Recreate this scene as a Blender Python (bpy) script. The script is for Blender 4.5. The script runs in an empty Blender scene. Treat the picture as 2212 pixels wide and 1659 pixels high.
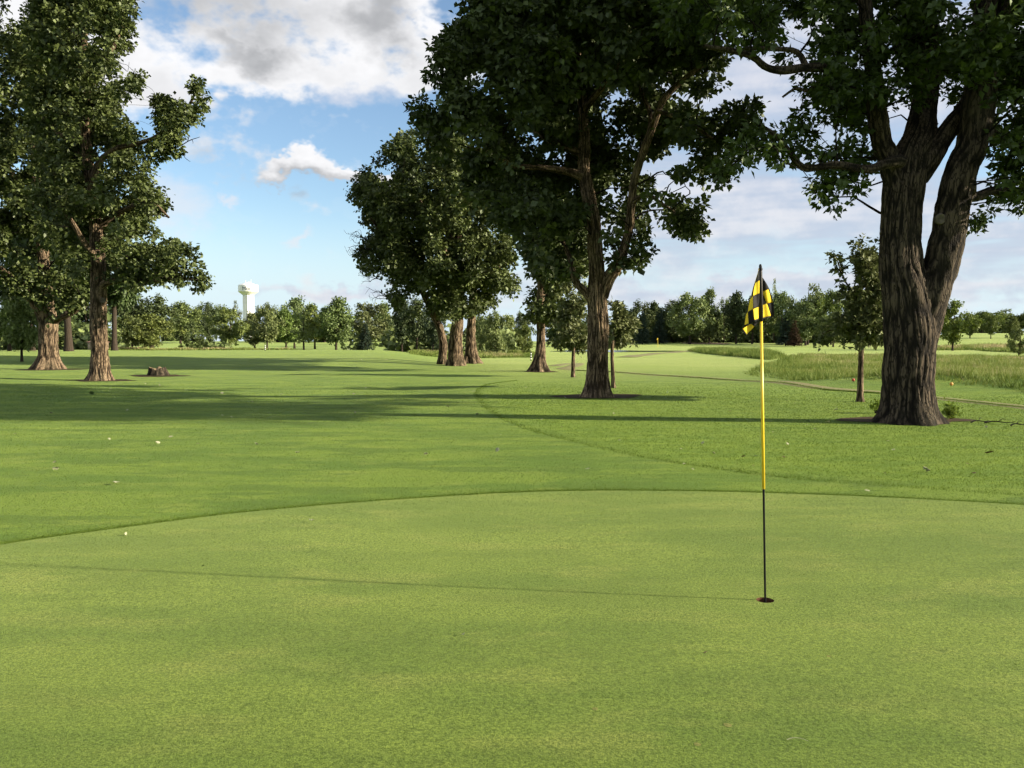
import bpy, math, random
import numpy as np
from mathutils import Vector, Matrix

rng = np.random.default_rng(7)
random.seed(7)
SC = bpy.context.scene
COL = SC.collection
R = math.radians

# ------------------------------------------------------------------ camera
F, CX, CY = 1770.0, 1106.0, 829.5        # focal length and centre in units of a 2212 x 1659 frame
PITCH, EYE = R(2.96), 1.64
cam_d = bpy.data.cameras.new('camera')
cam_d.sensor_width = 36.0
cam_d.lens = 36.0 * F / 2212.0
cam_d.clip_start, cam_d.clip_end = 0.1, 6000.0
cam = bpy.data.objects.new('camera', cam_d)
COL.objects.link(cam)
cam.location = (0, 0, EYE)
cam.rotation_euler = (R(90) - PITCH, 0, 0)
SC.camera = cam

# ------------------------------------------------------------------ sky, sun, exposure
SUN_EL, SUN_AZ = R(17.4), R(98.5)        # azimuth clockwise from +Y (the way the camera looks)
SUN_DIR = Vector((math.sin(SUN_AZ) * math.cos(SUN_EL), math.cos(SUN_AZ) * math.cos(SUN_EL), math.sin(SUN_EL)))
SKY_STRENGTH, SUN_STRENGTH, EXPOSURE = 0.062, 3.7, 1.74

world = bpy.data.worlds.new('World')
SC.world = world
world.use_nodes = True


class NT:
    """small helper round a node tree"""
    def __init__(self, tree):
        self.t = tree
        tree.nodes.clear()

    def n(self, typ, **kw):
        nd = self.t.nodes.new(typ)
        for k, v in kw.items():
            if k.startswith('i_'):
                key = k[2:]
                key = int(key) if key.isdigit() else key.replace('_', ' ')
                nd.inputs[key].default_value = v
            else:
                setattr(nd, k, v)
        return nd

    def l(self, a, b):
        self.t.links.new(a, b)

    def put(self, sock, v):
        if isinstance(v, bpy.types.NodeSocket):
            self.l(v, sock)
        else:
            sock.default_value = v

    def math(self, op, a, b=0.0, c=0.0, clamp=False):
        nd = self.n('ShaderNodeMath', operation=op, use_clamp=clamp)
        for i, v in enumerate((a, b, c)):
            self.put(nd.inputs[i], v)
        return nd.outputs[0]

    def vmath(self, op, a, b=(0, 0, 0)):
        nd = self.n('ShaderNodeVectorMath', operation=op)
        self.put(nd.inputs[0], a)
        self.put(nd.inputs[1], b)
        return nd.outputs['Value'] if op in ('LENGTH', 'DOT_PRODUCT', 'DISTANCE') else nd.outputs[0]

    def mix(self, f, a, b, blend='MIX'):
        nd = self.n('ShaderNodeMix', data_type='RGBA', blend_type=blend)
        self.put(nd.inputs[0], f)
        for i, v in ((6, a), (7, b)):
            if not isinstance(v, bpy.types.NodeSocket) and len(v) == 3:
                v = (*v, 1)
            self.put(nd.inputs[i], v)
        return nd.outputs[2]

    def rng(self, v, a, b, c=0.0, d=1.0, smooth=True):
        nd = self.n('ShaderNodeMapRange', interpolation_type='SMOOTHSTEP' if smooth else 'LINEAR')
        self.put(nd.inputs[0], v)
        for i, x in enumerate((a, b, c, d)):
            self.put(nd.inputs[i + 1], x)
        return nd.outputs[0]

    def noise(self, vec, scale, detail=4.0, rough=0.55, lac=2.0, color=False):
        nd = self.n('ShaderNodeTexNoise')
        if vec is not None:
            self.l(vec, nd.inputs['Vector'])
        nd.inputs['Scale'].default_value = scale
        nd.inputs['Detail'].default_value = detail
        nd.inputs['Roughness'].default_value = rough
        nd.inputs['Lacunarity'].default_value = lac
        return nd.outputs['Color' if color else 'Fac']

    def scaled(self, vec, s):
        nd = self.n('ShaderNodeMapping')
        self.l(vec, nd.inputs[0])
        nd.inputs['Scale'].default_value = s
        return nd.outputs[0]


def build_sky():
    w = NT(world.node_tree)
    sky = w.n('ShaderNodeTexSky', sky_type='NISHITA', sun_disc=False)
    sky.sun_elevation, sky.sun_rotation = SUN_EL, SUN_AZ
    sky.air_density, sky.dust_density, sky.ozone_density = 1.0, 0.4, 2.2
    base = w.vmath('SCALE', sky.outputs[0])
    base.node.inputs['Scale'].default_value = SKY_STRENGTH
    tc = w.n('ShaderNodeTexCoord')
    d = w.vmath('NORMALIZE', tc.outputs['Generated'])
    sep = w.n('ShaderNodeSeparateXYZ')
    w.l(d, sep.inputs[0])
    x, y, z = sep.outputs
    az = w.math('ARCTAN2', x, y)
    el = w.math('ARCSINE', z)
    # view of the cloud deck as a plane overhead
    zz = w.math('ADD', w.math('MAXIMUM', z, 0.0), 0.09)
    cmb = w.n('ShaderNodeCombineXYZ')
    w.l(w.math('DIVIDE', x, zz), cmb.inputs[0])
    w.l(w.math('DIVIDE', y, zz), cmb.inputs[1])
    deck = cmb.outputs[0]
    # az/el frame, bent by noise so that the clouds get torn edges
    ae = w.n('ShaderNodeCombineXYZ')
    w.l(az, ae.inputs[0])
    w.l(el, ae.inputs[1])
    n1 = w.vmath('SUBTRACT', w.noise(w.scaled(d, (8, 8, 12)), 1.0, 5, 0.62, color=True), (0.5, 0.5, 0.5))
    n1s = w.vmath('SCALE', n1)
    n1s.node.inputs['Scale'].default_value = 0.15
    aew = w.vmath('ADD', ae.outputs[0], n1s)
    fine = w.noise(w.scaled(d, (24, 24, 34)), 1.0, 4, 0.62)
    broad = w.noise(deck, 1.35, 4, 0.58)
    streak = w.noise(w.scaled(d, (4, 4, 30)), 1.0, 3, 0.6)

    def ells(spec, soft, vec=aew):
        """1 inside any of the ellipses (X, Y, half width, half height), 0 outside"""
        best = None
        for X, Y, a_, b_ in spec:
            az0, el0 = math.atan((X - CX) / F), math.atan((738 - Y) / F)
            nd = w.n('ShaderNodeVectorMath', operation='MULTIPLY_ADD')
            w.l(vec, nd.inputs[0])
            nd.inputs[1].default_value = (F / a_, F / b_, 0)
            nd.inputs[2].default_value = (-az0 * F / a_, -el0 * F / b_, 0)
            q = w.vmath('LENGTH', nd.outputs[0])
            best = q if best is None else w.math('MINIMUM', best, q)
        return w.rng(best, 1.0 + soft, 1.0 - soft)

    # cumulus bank over the left half, a small cumulus below it, wisps
    bank = ells([(420, 50, 300, 150), (680, 100, 260, 115), (880, 30, 190, 70), (470, 205, 150, 45), (200, 190, 240, 130), (930, 88, 46, 40), (620, -140, 560, 170), (40, 20, 300, 260), (330, 150, 160, 110), (560, 160, 200, 70)], 0.75)
    small = ells([(705, 340, 46, 28), (650, 362, 60, 22), (725, 370, 84, 20), (820, 378, 50, 15)], 0.65)
    wisps = w.math('MULTIPLY', ells([(390, 470, 60, 40), (640, 512, 36, 9), (500, 430, 25, 10), (760, 200, 110, 26)], 0.8), 0.55)
    # thin grey-lilac sheet low on the right and along the horizon
    sheet = w.math('MULTIPLY', ells([(1850, 450, 640, 130), (2250, 560, 420, 70), (1450, 500, 320, 90), (1700, 640, 640, 26), (720, 630, 150, 16), (1950, 200, 500, 160)], 0.7),
                   w.rng(streak, 0.22, 0.46))
    # unseen broken cloud outside the view, cover raised for more, less blue fill light
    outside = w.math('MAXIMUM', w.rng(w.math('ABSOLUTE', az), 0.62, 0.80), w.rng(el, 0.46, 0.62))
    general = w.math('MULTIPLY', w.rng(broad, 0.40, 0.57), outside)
    edge = w.rng(fine, 0.30, 0.62, -0.20, 0.20, smooth=False)
    billow = w.noise(w.scaled(d, (10, 10, 16)), 1.0, 4, 0.58)
    torn = w.math('ADD', bank, w.rng(billow, 0.34, 0.66, 0.30, -0.75, smooth=False))
    cum = w.rng(w.math('ADD', w.math('MAXIMUM', torn, small), edge), 0.12, 0.80)
    # light and shade inside the cloud (thin and sunward bright, thick grey)
    grey = w.math('MULTIPLY', ells([(480, 40, 190, 85), (560, 150, 80, 30), (690, 392, 170, 24), (820, 60, 60, 50)], 0.85), 0.70)
    grey = w.math('ADD', grey, w.rng(billow, 0.30, 0.60, 0.30, 0.0))
    grey = w.math('ADD', grey, w.math('MULTIPLY', w.math('MULTIPLY', outside, w.rng(broad, 0.60, 0.80)), 0.45), clamp=True)
    K = 2.0 ** -EXPOSURE
    white = tuple(K * c for c in (1.02, 1.02, 1.04))
    dull = tuple(K * c for c in (0.42, 0.43, 0.45))
    lilac = tuple(K * c for c in (0.56, 0.62, 0.75))
    warm = tuple(K * c for c in (0.86, 0.84, 0.88))
    # pale air just above the horizon
    base = w.mix(w.rng(el, 0.17, 0.01, 0.0, 0.9), base, tuple(K * c for c in (0.70, 0.86, 0.99)))
    cl = w.mix(grey, white, dull)
    out = w.mix(w.math('MULTIPLY', sheet, 0.85), base, w.mix(w.rng(w.math('ADD', w.math('MULTIPLY', streak, 0.7), w.math('MULTIPLY', fine, 0.3)), 0.42, 0.62, 0, 0.9), lilac, warm))
    out = w.mix(wisps, out, warm)
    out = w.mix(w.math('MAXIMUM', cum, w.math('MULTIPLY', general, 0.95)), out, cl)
    bg = w.n('ShaderNodeBackground')
    w.l(out, bg.inputs[0])
    bg.inputs[1].default_value = 1.0
    o = w.n('ShaderNodeOutputWorld')
    w.l(bg.outputs[0], o.inputs[0])


build_sky()
world.cycles.sampling_method = 'MANUAL'
world.cycles.sample_map_resolution = 512

sun_d = bpy.data.lights.new('sun', 'SUN')
sun_d.energy, sun_d.angle, sun_d.color = SUN_STRENGTH, R(0.9), (1.0, 0.90, 0.72)
sun = bpy.data.objects.new('sun', sun_d)
COL.objects.link(sun)
sun.rotation_euler = SUN_DIR.to_track_quat('Z', 'Y').to_euler()
sun.location = SUN_DIR * 200

SC.view_settings.view_transform = 'Standard'
SC.view_settings.look = 'None'
SC.view_settings.exposure = EXPOSURE
SC.view_settings.gamma = 1.0
SC.view_settings.use_curve_mapping = False
SC.render.engine = 'CYCLES'
SC.cycles.use_denoising = True
SC.cycles.use_adaptive_sampling = True
SC.cycles.adaptive_threshold = 0.03
SC.cycles.max_bounces = 4
SC.cycles.diffuse_bounces = 2
SC.cycles.glossy_bounces = 2
SC.cycles.transmission_bounces = 2
SC.cycles.transparent_max_bounces = 4
SC.cycles.caustics_reflective = SC.cycles.caustics_refractive = False


# ------------------------------------------------------------------ helpers
def sstep(a, b, x):
    t = np.clip((np.asarray(x, float) - a) / (b - a), 0, 1)
    return t * t * (3 - 2 * t)


def _hash(ix, iy, iz):
    h = (ix * 374761393 + iy * 668265263 + iz * 2147483647 + 1274126177) & 0xFFFFFFFF
    h = ((h ^ (h >> 13)) * 1274126177) & 0xFFFFFFFF
    h = h ^ (h >> 16)
    return (h & 0xFFFFFF) / float(0xFFFFFF)


def vnoise(p):
    p = np.asarray(p, float)
    i = np.floor(p).astype(np.int64)
    f = p - i
    f = f * f * (3 - 2 * f)
    out = 0
    for dx in (0, 1):
        for dy in (0, 1):
            for dz in (0, 1):
                wgt = (f[..., 0] if dx else 1 - f[..., 0]) * (f[..., 1] if dy else 1 - f[..., 1]) * (f[..., 2] if dz else 1 - f[..., 2])
                out = out + wgt * _hash(i[..., 0] + dx, i[..., 1] + dy, i[..., 2] + dz)
    return out


def fbm(p, octaves=4):
    p = np.asarray(p, float)
    a, s, tot = 0.5, 0.0, 0.0
    for k in range(octaves):
        s = s + a * vnoise(p + 17.3 * k)
        tot += a
        p = p * 2.03
        a *= 0.5
    return s / tot


def terrain(x, y):
    """height of the land: flat round the green, a low crest on the left, a tee mound, rising far land"""
    x = np.asarray(x, float)
    y = np.asarray(y, float)
    yy = np.maximum(y, 1.0)
    s = x / yy
    far_y = sstep(9, 26, y)
    z = 0.05 * far_y * (np.sin(x * 0.31 + 0.6) * np.cos(y * 0.23 + 0.4) + 0.6 * np.sin(x * 0.13 - y * 0.17))
    z = z + 0.012 * np.sin(x * 0.8 + 1) * np.sin(y * 0.7)
    left = 1 - sstep(-0.17, -0.07, s)
    z = z + 0.72 * sstep(44, 80, y) * (1 - sstep(88, 118, y)) * left
    z = z + 1.75 * sstep(140, 300, y)
    z = z + 3.2 * sstep(160, 330, y) * sstep(0.42, 0.56, s)
    z = z + 0.42 * np.exp(-(((x - 15.5) / 4.6) ** 2 + ((y - 30.5) / 2.3) ** 2)) + 0.25 * np.exp(-(((x - 22) / 4.0) ** 2 + ((y - 28.5) / 2.2) ** 2))
    return z


def T1(x, y):
    return float(terrain(x, y))


def ray(X, Y):
    u, v = (X - CX) / F, (CY - Y) / F
    return u, math.cos(PITCH) + v * math.sin(PITCH), -math.sin(PITCH) + v * math.cos(PITCH)


def at(X, Y, dist):
    """the point at a given distance in front of the camera that is seen at X, Y"""
    d = ray(X, Y)
    t = dist / d[1]
    return np.array((d[0] * t, dist, EYE + d[2] * t))


def on_ground(X, Y):
    d = ray(X, Y)
    t = EYE / -d[2] if d[2] < -0.002 else 400.0
    lo, hi = 0.5, min(t * 3 + 5, 900)
    ts = np.concatenate([np.linspace(lo, hi, 3000)])
    zz = EYE + d[2] * ts - terrain(d[0] * ts, d[1] * ts)
    k = np.where(zz < 0)[0]
    t = ts[k[0]] if len(k) else hi
    if len(k) and k[0] > 0:
        a, b = zz[k[0] - 1], zz[k[0]]
        t = ts[k[0] - 1] + (ts[k[0]] - ts[k[0] - 1]) * a / (a - b)
    return np.array((d[0] * t, d[1] * t, T1(d[0] * t, d[1] * t)))


def mesh_from(name, V, faces, mat=None, smooth=False, attrs=None):
    """V (n,3); faces an int array (m,k) or a list of such arrays"""
    me = bpy.data.meshes.new(name)
    V = np.ascontiguousarray(V, np.float32)
    fl = [np.asarray(f, np.int32) for f in (faces if isinstance(faces, list) else [faces]) if len(f)]
    idx = np.concatenate([f.ravel() for f in fl])
    tot = np.concatenate([np.full(len(f), f.shape[1], np.int32) for f in fl])
    start = np.concatenate([[0], np.cumsum(tot)[:-1]]).astype(np.int32)
    me.vertices.add(len(V))
    me.vertices.foreach_set('co', V.ravel())
    me.loops.add(len(idx))
    me.loops.foreach_set('vertex_index', idx)
    me.polygons.add(len(tot))
    me.polygons.foreach_set('loop_start', start)
    me.polygons.foreach_set('loop_total', tot)
    if smooth:
        me.polygons.foreach_set('use_smooth', np.ones(len(tot), bool))
    me.update(calc_edges=True)
    for k, v in (attrs or {}).items():
        a = me.attributes.new(k, 'FLOAT', 'POINT')
        a.data.foreach_set('value', np.ascontiguousarray(v, np.float32))
    if mat:
        for m in (mat if isinstance(mat, (list, tuple)) else [mat]):
            me.materials.append(m)
    return me


def link(name, me, parent=None, loc=None):
    o = bpy.data.objects.new(name, me)
    COL.objects.link(o)
    if loc is not None:
        o.location = loc
    if parent is not None:
        o.parent = parent
    return o


def tag(o, label=None, cat=None, group=None, kind=None):
    for k, v in (('label', label), ('category', cat), ('group', group), ('kind', kind)):
        if v:
            o[k] = v
    return o


class Geo:
    """gathers vertices and faces of one mesh"""
    def __init__(self):
        self.V, self.F, self.n, self.A = [], {}, 0, []

    def add(self, V, Fc, a=0.0):
        V = np.asarray(V, float)
        Fc = np.asarray(Fc, int)
        self.V.append(V)
        self.F.setdefault(Fc.shape[1], []).append(Fc + self.n)
        self.A.append(np.full(len(V), a) if np.isscalar(a) else a)
        self.n += len(V)

    def mesh(self, name, mat, smooth=False, attr=None, offset=(0, 0, 0)):
        V = np.concatenate(self.V) - np.asarray(offset)
        fl = [np.concatenate(v) for v in self.F.values()]
        return mesh_from(name, V, fl, mat, smooth, {attr: np.concatenate(self.A)} if attr else None)


def smooth_path(pts, n):
    """Catmull-Rom through pts (rows may hold radii too)"""
    P = np.asarray(pts, float)
    if len(P) < 3:
        t = np.linspace(0, 1, n)[:, None]
        return P[0] * (1 - t) + P[-1] * t
    Q = np.vstack([2 * P[0] - P[1], P, 2 * P[-1] - P[-2]])
    m = len(P) - 1
    u = np.linspace(0, m - 1e-6, n)
    k = u.astype(int)
    t = (u - k)[:, None]
    a, b, c, d = Q[k], Q[k + 1], Q[k + 2], Q[k + 3]
    return 0.5 * (2 * b + (c - a) * t + (2 * a - 5 * b + 4 * c - d) * t ** 2 + (3 * b - 3 * c + d - a) * t ** 3)


def frames(P):
    Tn = np.gradient(P, axis=0)
    Tn /= np.linalg.norm(Tn, axis=1)[:, None] + 1e-9
    up = np.array((0.0, 1.0, 0.0)) if abs(Tn[0][1]) < 0.9 else np.array((1.0, 0, 0))
    N = np.zeros_like(P)
    prev = up - Tn[0] * np.dot(up, Tn[0])
    for i in range(len(P)):
        v = prev - Tn[i] * np.dot(prev, Tn[i])
        v /= np.linalg.norm(v) + 1e-9
        N[i] = v
        prev = v
    return Tn, N, np.cross(Tn, N)


def tube(P, rad, sides=5, cap=True):
    P = np.asarray(P, float)
    rad = np.broadcast_to(np.asarray(rad, float), (len(P),))
    _, N, B = frames(P)
    th = np.linspace(0, 2 * np.pi, sides, endpoint=False)
    ring = np.cos(th)[None, :, None] * N[:, None, :] + np.sin(th)[None, :, None] * B[:, None, :]
    V = (P[:, None, :] + ring * rad[:, None, None]).reshape(-1, 3)
    n = len(P)
    i, j = np.meshgrid(np.arange(n - 1), np.arange(sides), indexing='ij')
    a = (i * sides + j).ravel()
    b = (i * sides + (j + 1) % sides).ravel()
    Fq = np.stack([a, b, b + sides, a + sides], 1)
    return V, Fq


def lathe(profile, sides=32):
    """profile: list of (r, z)"""
    pr = np.asarray(profile, float)
    th = np.linspace(0, 2 * np.pi, sides, endpoint=False)
    V = np.stack([pr[:, None, 0] * np.cos(th), pr[:, None, 0] * np.sin(th), np.broadcast_to(pr[:, None, 1], (len(pr), sides))], -1).reshape(-1, 3)
    n = len(pr)
    i, j = np.meshgrid(np.arange(n - 1), np.arange(sides), indexing='ij')
    a = (i * sides + j).ravel()
    b = (i * sides + (j + 1) % sides).ravel()
    return V, np.stack([a, b, b + sides, a + sides], 1)


def bark_tube(path, nrings, sides, ridge, freq, seed, flare=None, squash=None, hollow=None):
    """a trunk or thick limb with ridged bark in the mesh itself; path rows x, y, z, r"""
    Q = smooth_path(path, nrings)
    P, rad = Q[:, :3], Q[:, 3]
    _, N, B = frames(P)
    th = np.linspace(0, 2 * np.pi, sides, endpoint=False)
    L = np.concatenate([[0], np.cumsum(np.linalg.norm(np.diff(P, axis=0), axis=1))])
    TH, LL = np.meshgrid(th, L)
    rr = np.repeat(rad[:, None], sides, 1)
    cx, sy = np.cos(TH), np.sin(TH)
    # plates: long ridges parted by thin wandering cracks
    warp = fbm(np.stack([cx * 3.0 + seed, sy * 3.0, LL * 1.6], -1), 3) - 0.5
    a = np.stack([cx * freq + warp * 1.6, sy * freq + warp * 1.6, LL * 1.35 + seed], -1)
    v = np.clip(np.abs(2 * vnoise(a) - 1) / 0.42, 0, 1)
    b2 = np.stack([cx * freq * 1.9 + warp * 2.0, sy * freq * 1.9 + warp * 2.0, LL * 2.1 + seed + 7], -1)
    v2 = np.clip(np.abs(2 * vnoise(b2) - 1) / 0.35, 0, 1)
    crack = np.clip(np.abs(2 * vnoise(np.stack([cx * freq * 0.7, sy * freq * 0.7, LL * 7 + seed], -1)) - 1) / 0.2, 0, 1)
    bark = v * (0.45 + 0.38 * v2 + 0.17 * crack) - 0.55
    lump = fbm(np.stack([cx * 1.3 + seed * 3, sy * 1.3, LL * 0.8], -1), 3) - 0.5
    rr = rr * (1 + 0.13 * lump) + ridge * bark
    if flare:
        amp, height, nroots = flare
        k = np.exp(-(LL / height) ** 1.15)
        roots = 0.55 + 0.45 * np.cos(nroots * TH + 2.5 * vnoise(np.stack([cx * 1.5, sy * 1.5, 0 * LL + seed], -1)))
        rr = rr + amp * k * (0.45 + 0.75 * roots * (0.6 + 0.8 * vnoise(np.stack([cx * 2 + 9, sy * 2, 0 * LL + seed], -1))))
    if hollow:
        a0, wdt, hgt, dep = hollow
        dth = (TH - a0 + np.pi) % (2 * np.pi) - np.pi
        rr = rr - dep * np.exp(-(dth / wdt) ** 2) * np.exp(-(LL / hgt) ** 4) * rr
    if squash:
        cx = cx * squash[0]
        sy = sy * squash[1]
    V = P[:, None, :] + rr[..., None] * (cx[..., None] * N[:, None, :] + sy[..., None] * B[:, None, :])
    i, j = np.meshgrid(np.arange(nrings - 1), np.arange(sides), indexing='ij')
    p = (i * sides + j).ravel()
    q = (i * sides + (j + 1) % sides).ravel()
    return V.reshape(-1, 3), np.stack([p, q, q + sides, p + sides], 1), np.clip(bark + 0.55, 0, 1).ravel()


# leaf templates: x across, y along, z up
LOBED_V = np.array([(0, 0, 0), (-.30, .30, .05), (-.13, .45, .03), (-.36, .66, .03), (-.10, .78, .0), (0, 1.0, -.06), (.10, .78, .0), (.36, .66, .03), (.13, .45, .03), (.30, .30, .05)])
LOBED_F = np.array([(0, 2, 1), (0, 5, 2), (2, 5, 3), (3, 5, 4), (0, 9, 8), (0, 8, 5), (8, 7, 5), (7, 6, 5)])
LEAF_V = np.array([(0, 0, 0), (-.33, .40, .06), (-.15, .62, .03), (0, 1, -.05), (.15, .62, .03), (.33, .40, .06)])
LEAF_F = np.array([(0, 3, 2), (0, 2, 1), (0, 4, 3), (0, 5, 4)])
CLUMP_V = np.array([(0, 0, 0), (-.38, .52, .09), (0, 1, -.09), (.40, .46, .07)])
CLUMP_F = np.array([(0, 2, 1), (0, 3, 2)])


def rand_unit(n, g=rng):
    v = g.normal(size=(n, 3))
    return v / (np.linalg.norm(v, axis=1)[:, None] + 1e-9)


def unit(v):
    return v / (np.linalg.norm(v, axis=-1, keepdims=True) + 1e-9)


def leaf_arrays(P, D, Nn, size, TV, TF):
    """place one template per row: base P, direction D, normal Nn"""
    D = unit(D)
    Xa = unit(np.cross(D, Nn))
    Za = np.cross(Xa, D)
    V = P[:, None, :] + size[:, None, None] * (TV[None, :, 0, None] * Xa[:, None, :] + TV[None, :, 1, None] * D[:, None, :] + TV[None, :, 2, None] * Za[:, None, :])
    n, k = len(P), len(TV)
    Fc = (TF[None] + (np.arange(n) * k)[:, None, None]).reshape(-1, TF.shape[1])
    return V.reshape(-1, 3), Fc


# ------------------------------------------------------------------ materials
def new_mat(name):
    m = bpy.data.materials.new(name)
    m.use_nodes = True
    return m, NT(m.node_tree)


def finish(w, shader, disp=None):
    o = w.n('ShaderNodeOutputMaterial')
    w.l(shader, o.inputs[0])


def principled(w, color, rough=0.7, spec=0.3, normal=None, **kw):
    b = w.n('ShaderNodeBsdfPrincipled')
    w.put(b.inputs['Base Color'], (*color, 1) if not isinstance(color, bpy.types.NodeSocket) and len(color) == 3 else color)
    w.put(b.inputs['Roughness'], rough)
    w.put(b.inputs['Specular IOR Level'], spec)
    for k, v in kw.items():
        w.put(b.inputs[k.replace('_', ' ')], v)
    if normal is not None:
        w.l(normal, b.inputs['Normal'])
    return b.outputs[0]


def bump(w, h, strength=0.5, dist=0.02):
    b = w.n('ShaderNodeBump')
    b.inputs['Strength'].default_value = strength
    b.inputs['Distance'].default_value = dist
    w.l(h, b.inputs['Height'])
    return b.outputs[0]


def plain_mat(name, color, rough=0.6, spec=0.3, var=0.12, scale=20.0, metal=0.0, bmp=0.0):
    m, w = new_mat(name)
    tc = w.n('ShaderNodeTexCoord').outputs['Object']
    n = w.noise(tc, scale, 5)
    c = w.mix(w.rng(n, 0.3, 0.7, 0, 1), tuple(c * (1 - var) for c in color), tuple(min(1, c * (1 + var)) for c in color))
    finish(w, principled(w, c, rough, spec, bump(w, n, bmp, 0.01) if bmp else None, Metallic=metal))
    return m


def leaf_mat(name, dark, light, trans=0.28, gloss=0.42, obj_var=0.0, spec=0.5):
    m, w = new_mat(name)
    a = w.n('ShaderNodeAttribute', attribute_name='tint').outputs['Fac']
    c = w.mix(a, dark, light)
    if obj_var:
        oi = w.n('ShaderNodeObjectInfo')
        h = w.n('ShaderNodeHueSaturation')
        w.put(h.inputs['Hue'], w.rng(oi.outputs['Random'], 0, 1, 0.5 - 0.02 * obj_var, 0.5 + 0.016 * obj_var, False))
        r2 = w.math('FRACT', w.math('MULTIPLY', oi.outputs['Random'], 7.31))
        w.put(h.inputs['Value'], w.rng(r2, 0, 1, 1 - 0.28 * obj_var, 1 + 0.28 * obj_var, False))
        r3 = w.math('FRACT', w.math('MULTIPLY', oi.outputs['Random'], 13.7))
        w.put(h.inputs['Saturation'], w.rng(r3, 0, 1, 0.82, 1.08, False))
        w.l(c, h.inputs['Color'])
        c = h.outputs[0]
    df = w.n('ShaderNodeBsdfDiffuse')
    w.l(c, df.inputs[0])
    t = w.n('ShaderNodeBsdfTranslucent')
    w.l(c, t.inputs[0])
    mx = w.n('ShaderNodeMixShader')
    mx.inputs[0].default_value = trans
    w.l(df.outputs[0], mx.inputs[1])
    w.l(t.outputs[0], mx.inputs[2])
    gl = w.n('ShaderNodeBsdfGlossy')
    gl.inputs['Roughness'].default_value = gloss
    gl.inputs['Color'].default_value = (0.9, 0.95, 0.8, 1)
    m2 = w.n('ShaderNodeMixShader')
    m2.inputs[0].default_value = 0.09 * spec
    w.l(mx.outputs[0], m2.inputs[1])
    w.l(gl.outputs[0], m2.inputs[2])
    finish(w, m2.outputs[0])
    return m


def bark_mat(name, dark, light, fine=1.0):
    m, w = new_mat(name)
    tc = w.n('ShaderNodeTexCoord').outputs['Object']
    a = w.n('ShaderNodeAttribute', attribute_name='bark').outputs['Fac']
    n = w.noise(w.scaled(tc, (14 * fine, 14 * fine, 3.2 * fine)), 1.0, 6, 0.65)
    warp = w.noise(tc, 2.5, 3, color=True)
    wv = w.vmath('ADD', w.scaled(tc, (1.0, 1.0, 0.20)), w.vmath('MULTIPLY', warp, (0.05, 0.05, 0.02)))
    c1 = w.noise(wv, 17.0 * fine, 2, 0.5)
    crack = w.rng(w.math('ABSOLUTE', w.math('SUBTRACT', w.math('MULTIPLY', c1, 2.0), 1.0)), 0.0, 0.16)
    big = w.noise(tc, 0.9, 4)
    f = w.math('ADD', w.rng(a, 0.05, 0.95), w.math('MULTIPLY', w.math('SUBTRACT', n, 0.5), 0.7), clamp=True)
    f = w.math('MULTIPLY', f, w.rng(crack, 0.0, 1.0, 0.15, 1.0))
    c = w.mix(f, dark, light)
    c = w.mix(w.rng(big, 0.48, 0.78, 0, 0.30), c, (light[0] * 0.75, light[1] * 0.92, light[2] * 0.80))
    h = w.math('ADD', w.math('MULTIPLY', crack, 0.8), w.math('MULTIPLY', n, 0.5))
    finish(w, principled(w, c, 0.92, 0.12, bump(w, h, 0.9, 0.02)))
    return m


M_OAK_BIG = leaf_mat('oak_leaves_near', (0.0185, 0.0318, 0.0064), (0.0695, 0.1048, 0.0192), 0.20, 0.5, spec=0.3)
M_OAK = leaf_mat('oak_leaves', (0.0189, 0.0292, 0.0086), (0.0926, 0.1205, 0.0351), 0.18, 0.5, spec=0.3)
M_OAK_L = leaf_mat('oak_leaves_painted_lit', (0.0290, 0.0412, 0.0106), (0.1220, 0.1503, 0.0422), 0.18, 0.5, spec=0.3)  # lighter copy of the oak leaves, a more lit look put into the colour
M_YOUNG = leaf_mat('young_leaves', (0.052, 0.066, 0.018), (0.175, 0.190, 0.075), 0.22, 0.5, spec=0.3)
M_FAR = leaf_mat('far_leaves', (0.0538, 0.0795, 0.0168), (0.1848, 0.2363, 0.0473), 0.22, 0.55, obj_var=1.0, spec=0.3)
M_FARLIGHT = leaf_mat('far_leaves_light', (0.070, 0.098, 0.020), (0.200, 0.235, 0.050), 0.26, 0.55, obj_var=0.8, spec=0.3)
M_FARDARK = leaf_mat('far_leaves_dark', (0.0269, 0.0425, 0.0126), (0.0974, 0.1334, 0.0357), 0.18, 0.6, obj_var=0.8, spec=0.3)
M_SPRUCE = leaf_mat('spruce_needles', (0.018, 0.034, 0.022), (0.060, 0.088, 0.058), 0.10, 0.6, spec=0.3)
M_RUST = leaf_mat('brown_needles', (0.045, 0.028, 0.016), (0.105, 0.066, 0.038), 0.10, 0.7, spec=0.2)
M_BARK = bark_mat('oak_bark', (0.010, 0.008, 0.006), (0.092, 0.070, 0.048))  # darker bark, the shade on the forked trunk put into its colour
M_BARK_SUN = bark_mat('oak_bark_painted_sun', (0.026, 0.018, 0.011), (0.240, 0.172, 0.108))  # lighter copy of the oak bark with sunlight painted into its colour
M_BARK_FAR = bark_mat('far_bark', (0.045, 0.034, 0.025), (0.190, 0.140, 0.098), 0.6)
M_CUTWOOD = plain_mat('cut_wood', (0.11, 0.092, 0.068), 0.9, 0.1, 0.25, 9)
M_STUMP = plain_mat('weathered_stump_top', (0.17, 0.125, 0.07), 0.9, 0.1, 0.35, 6)


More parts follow.
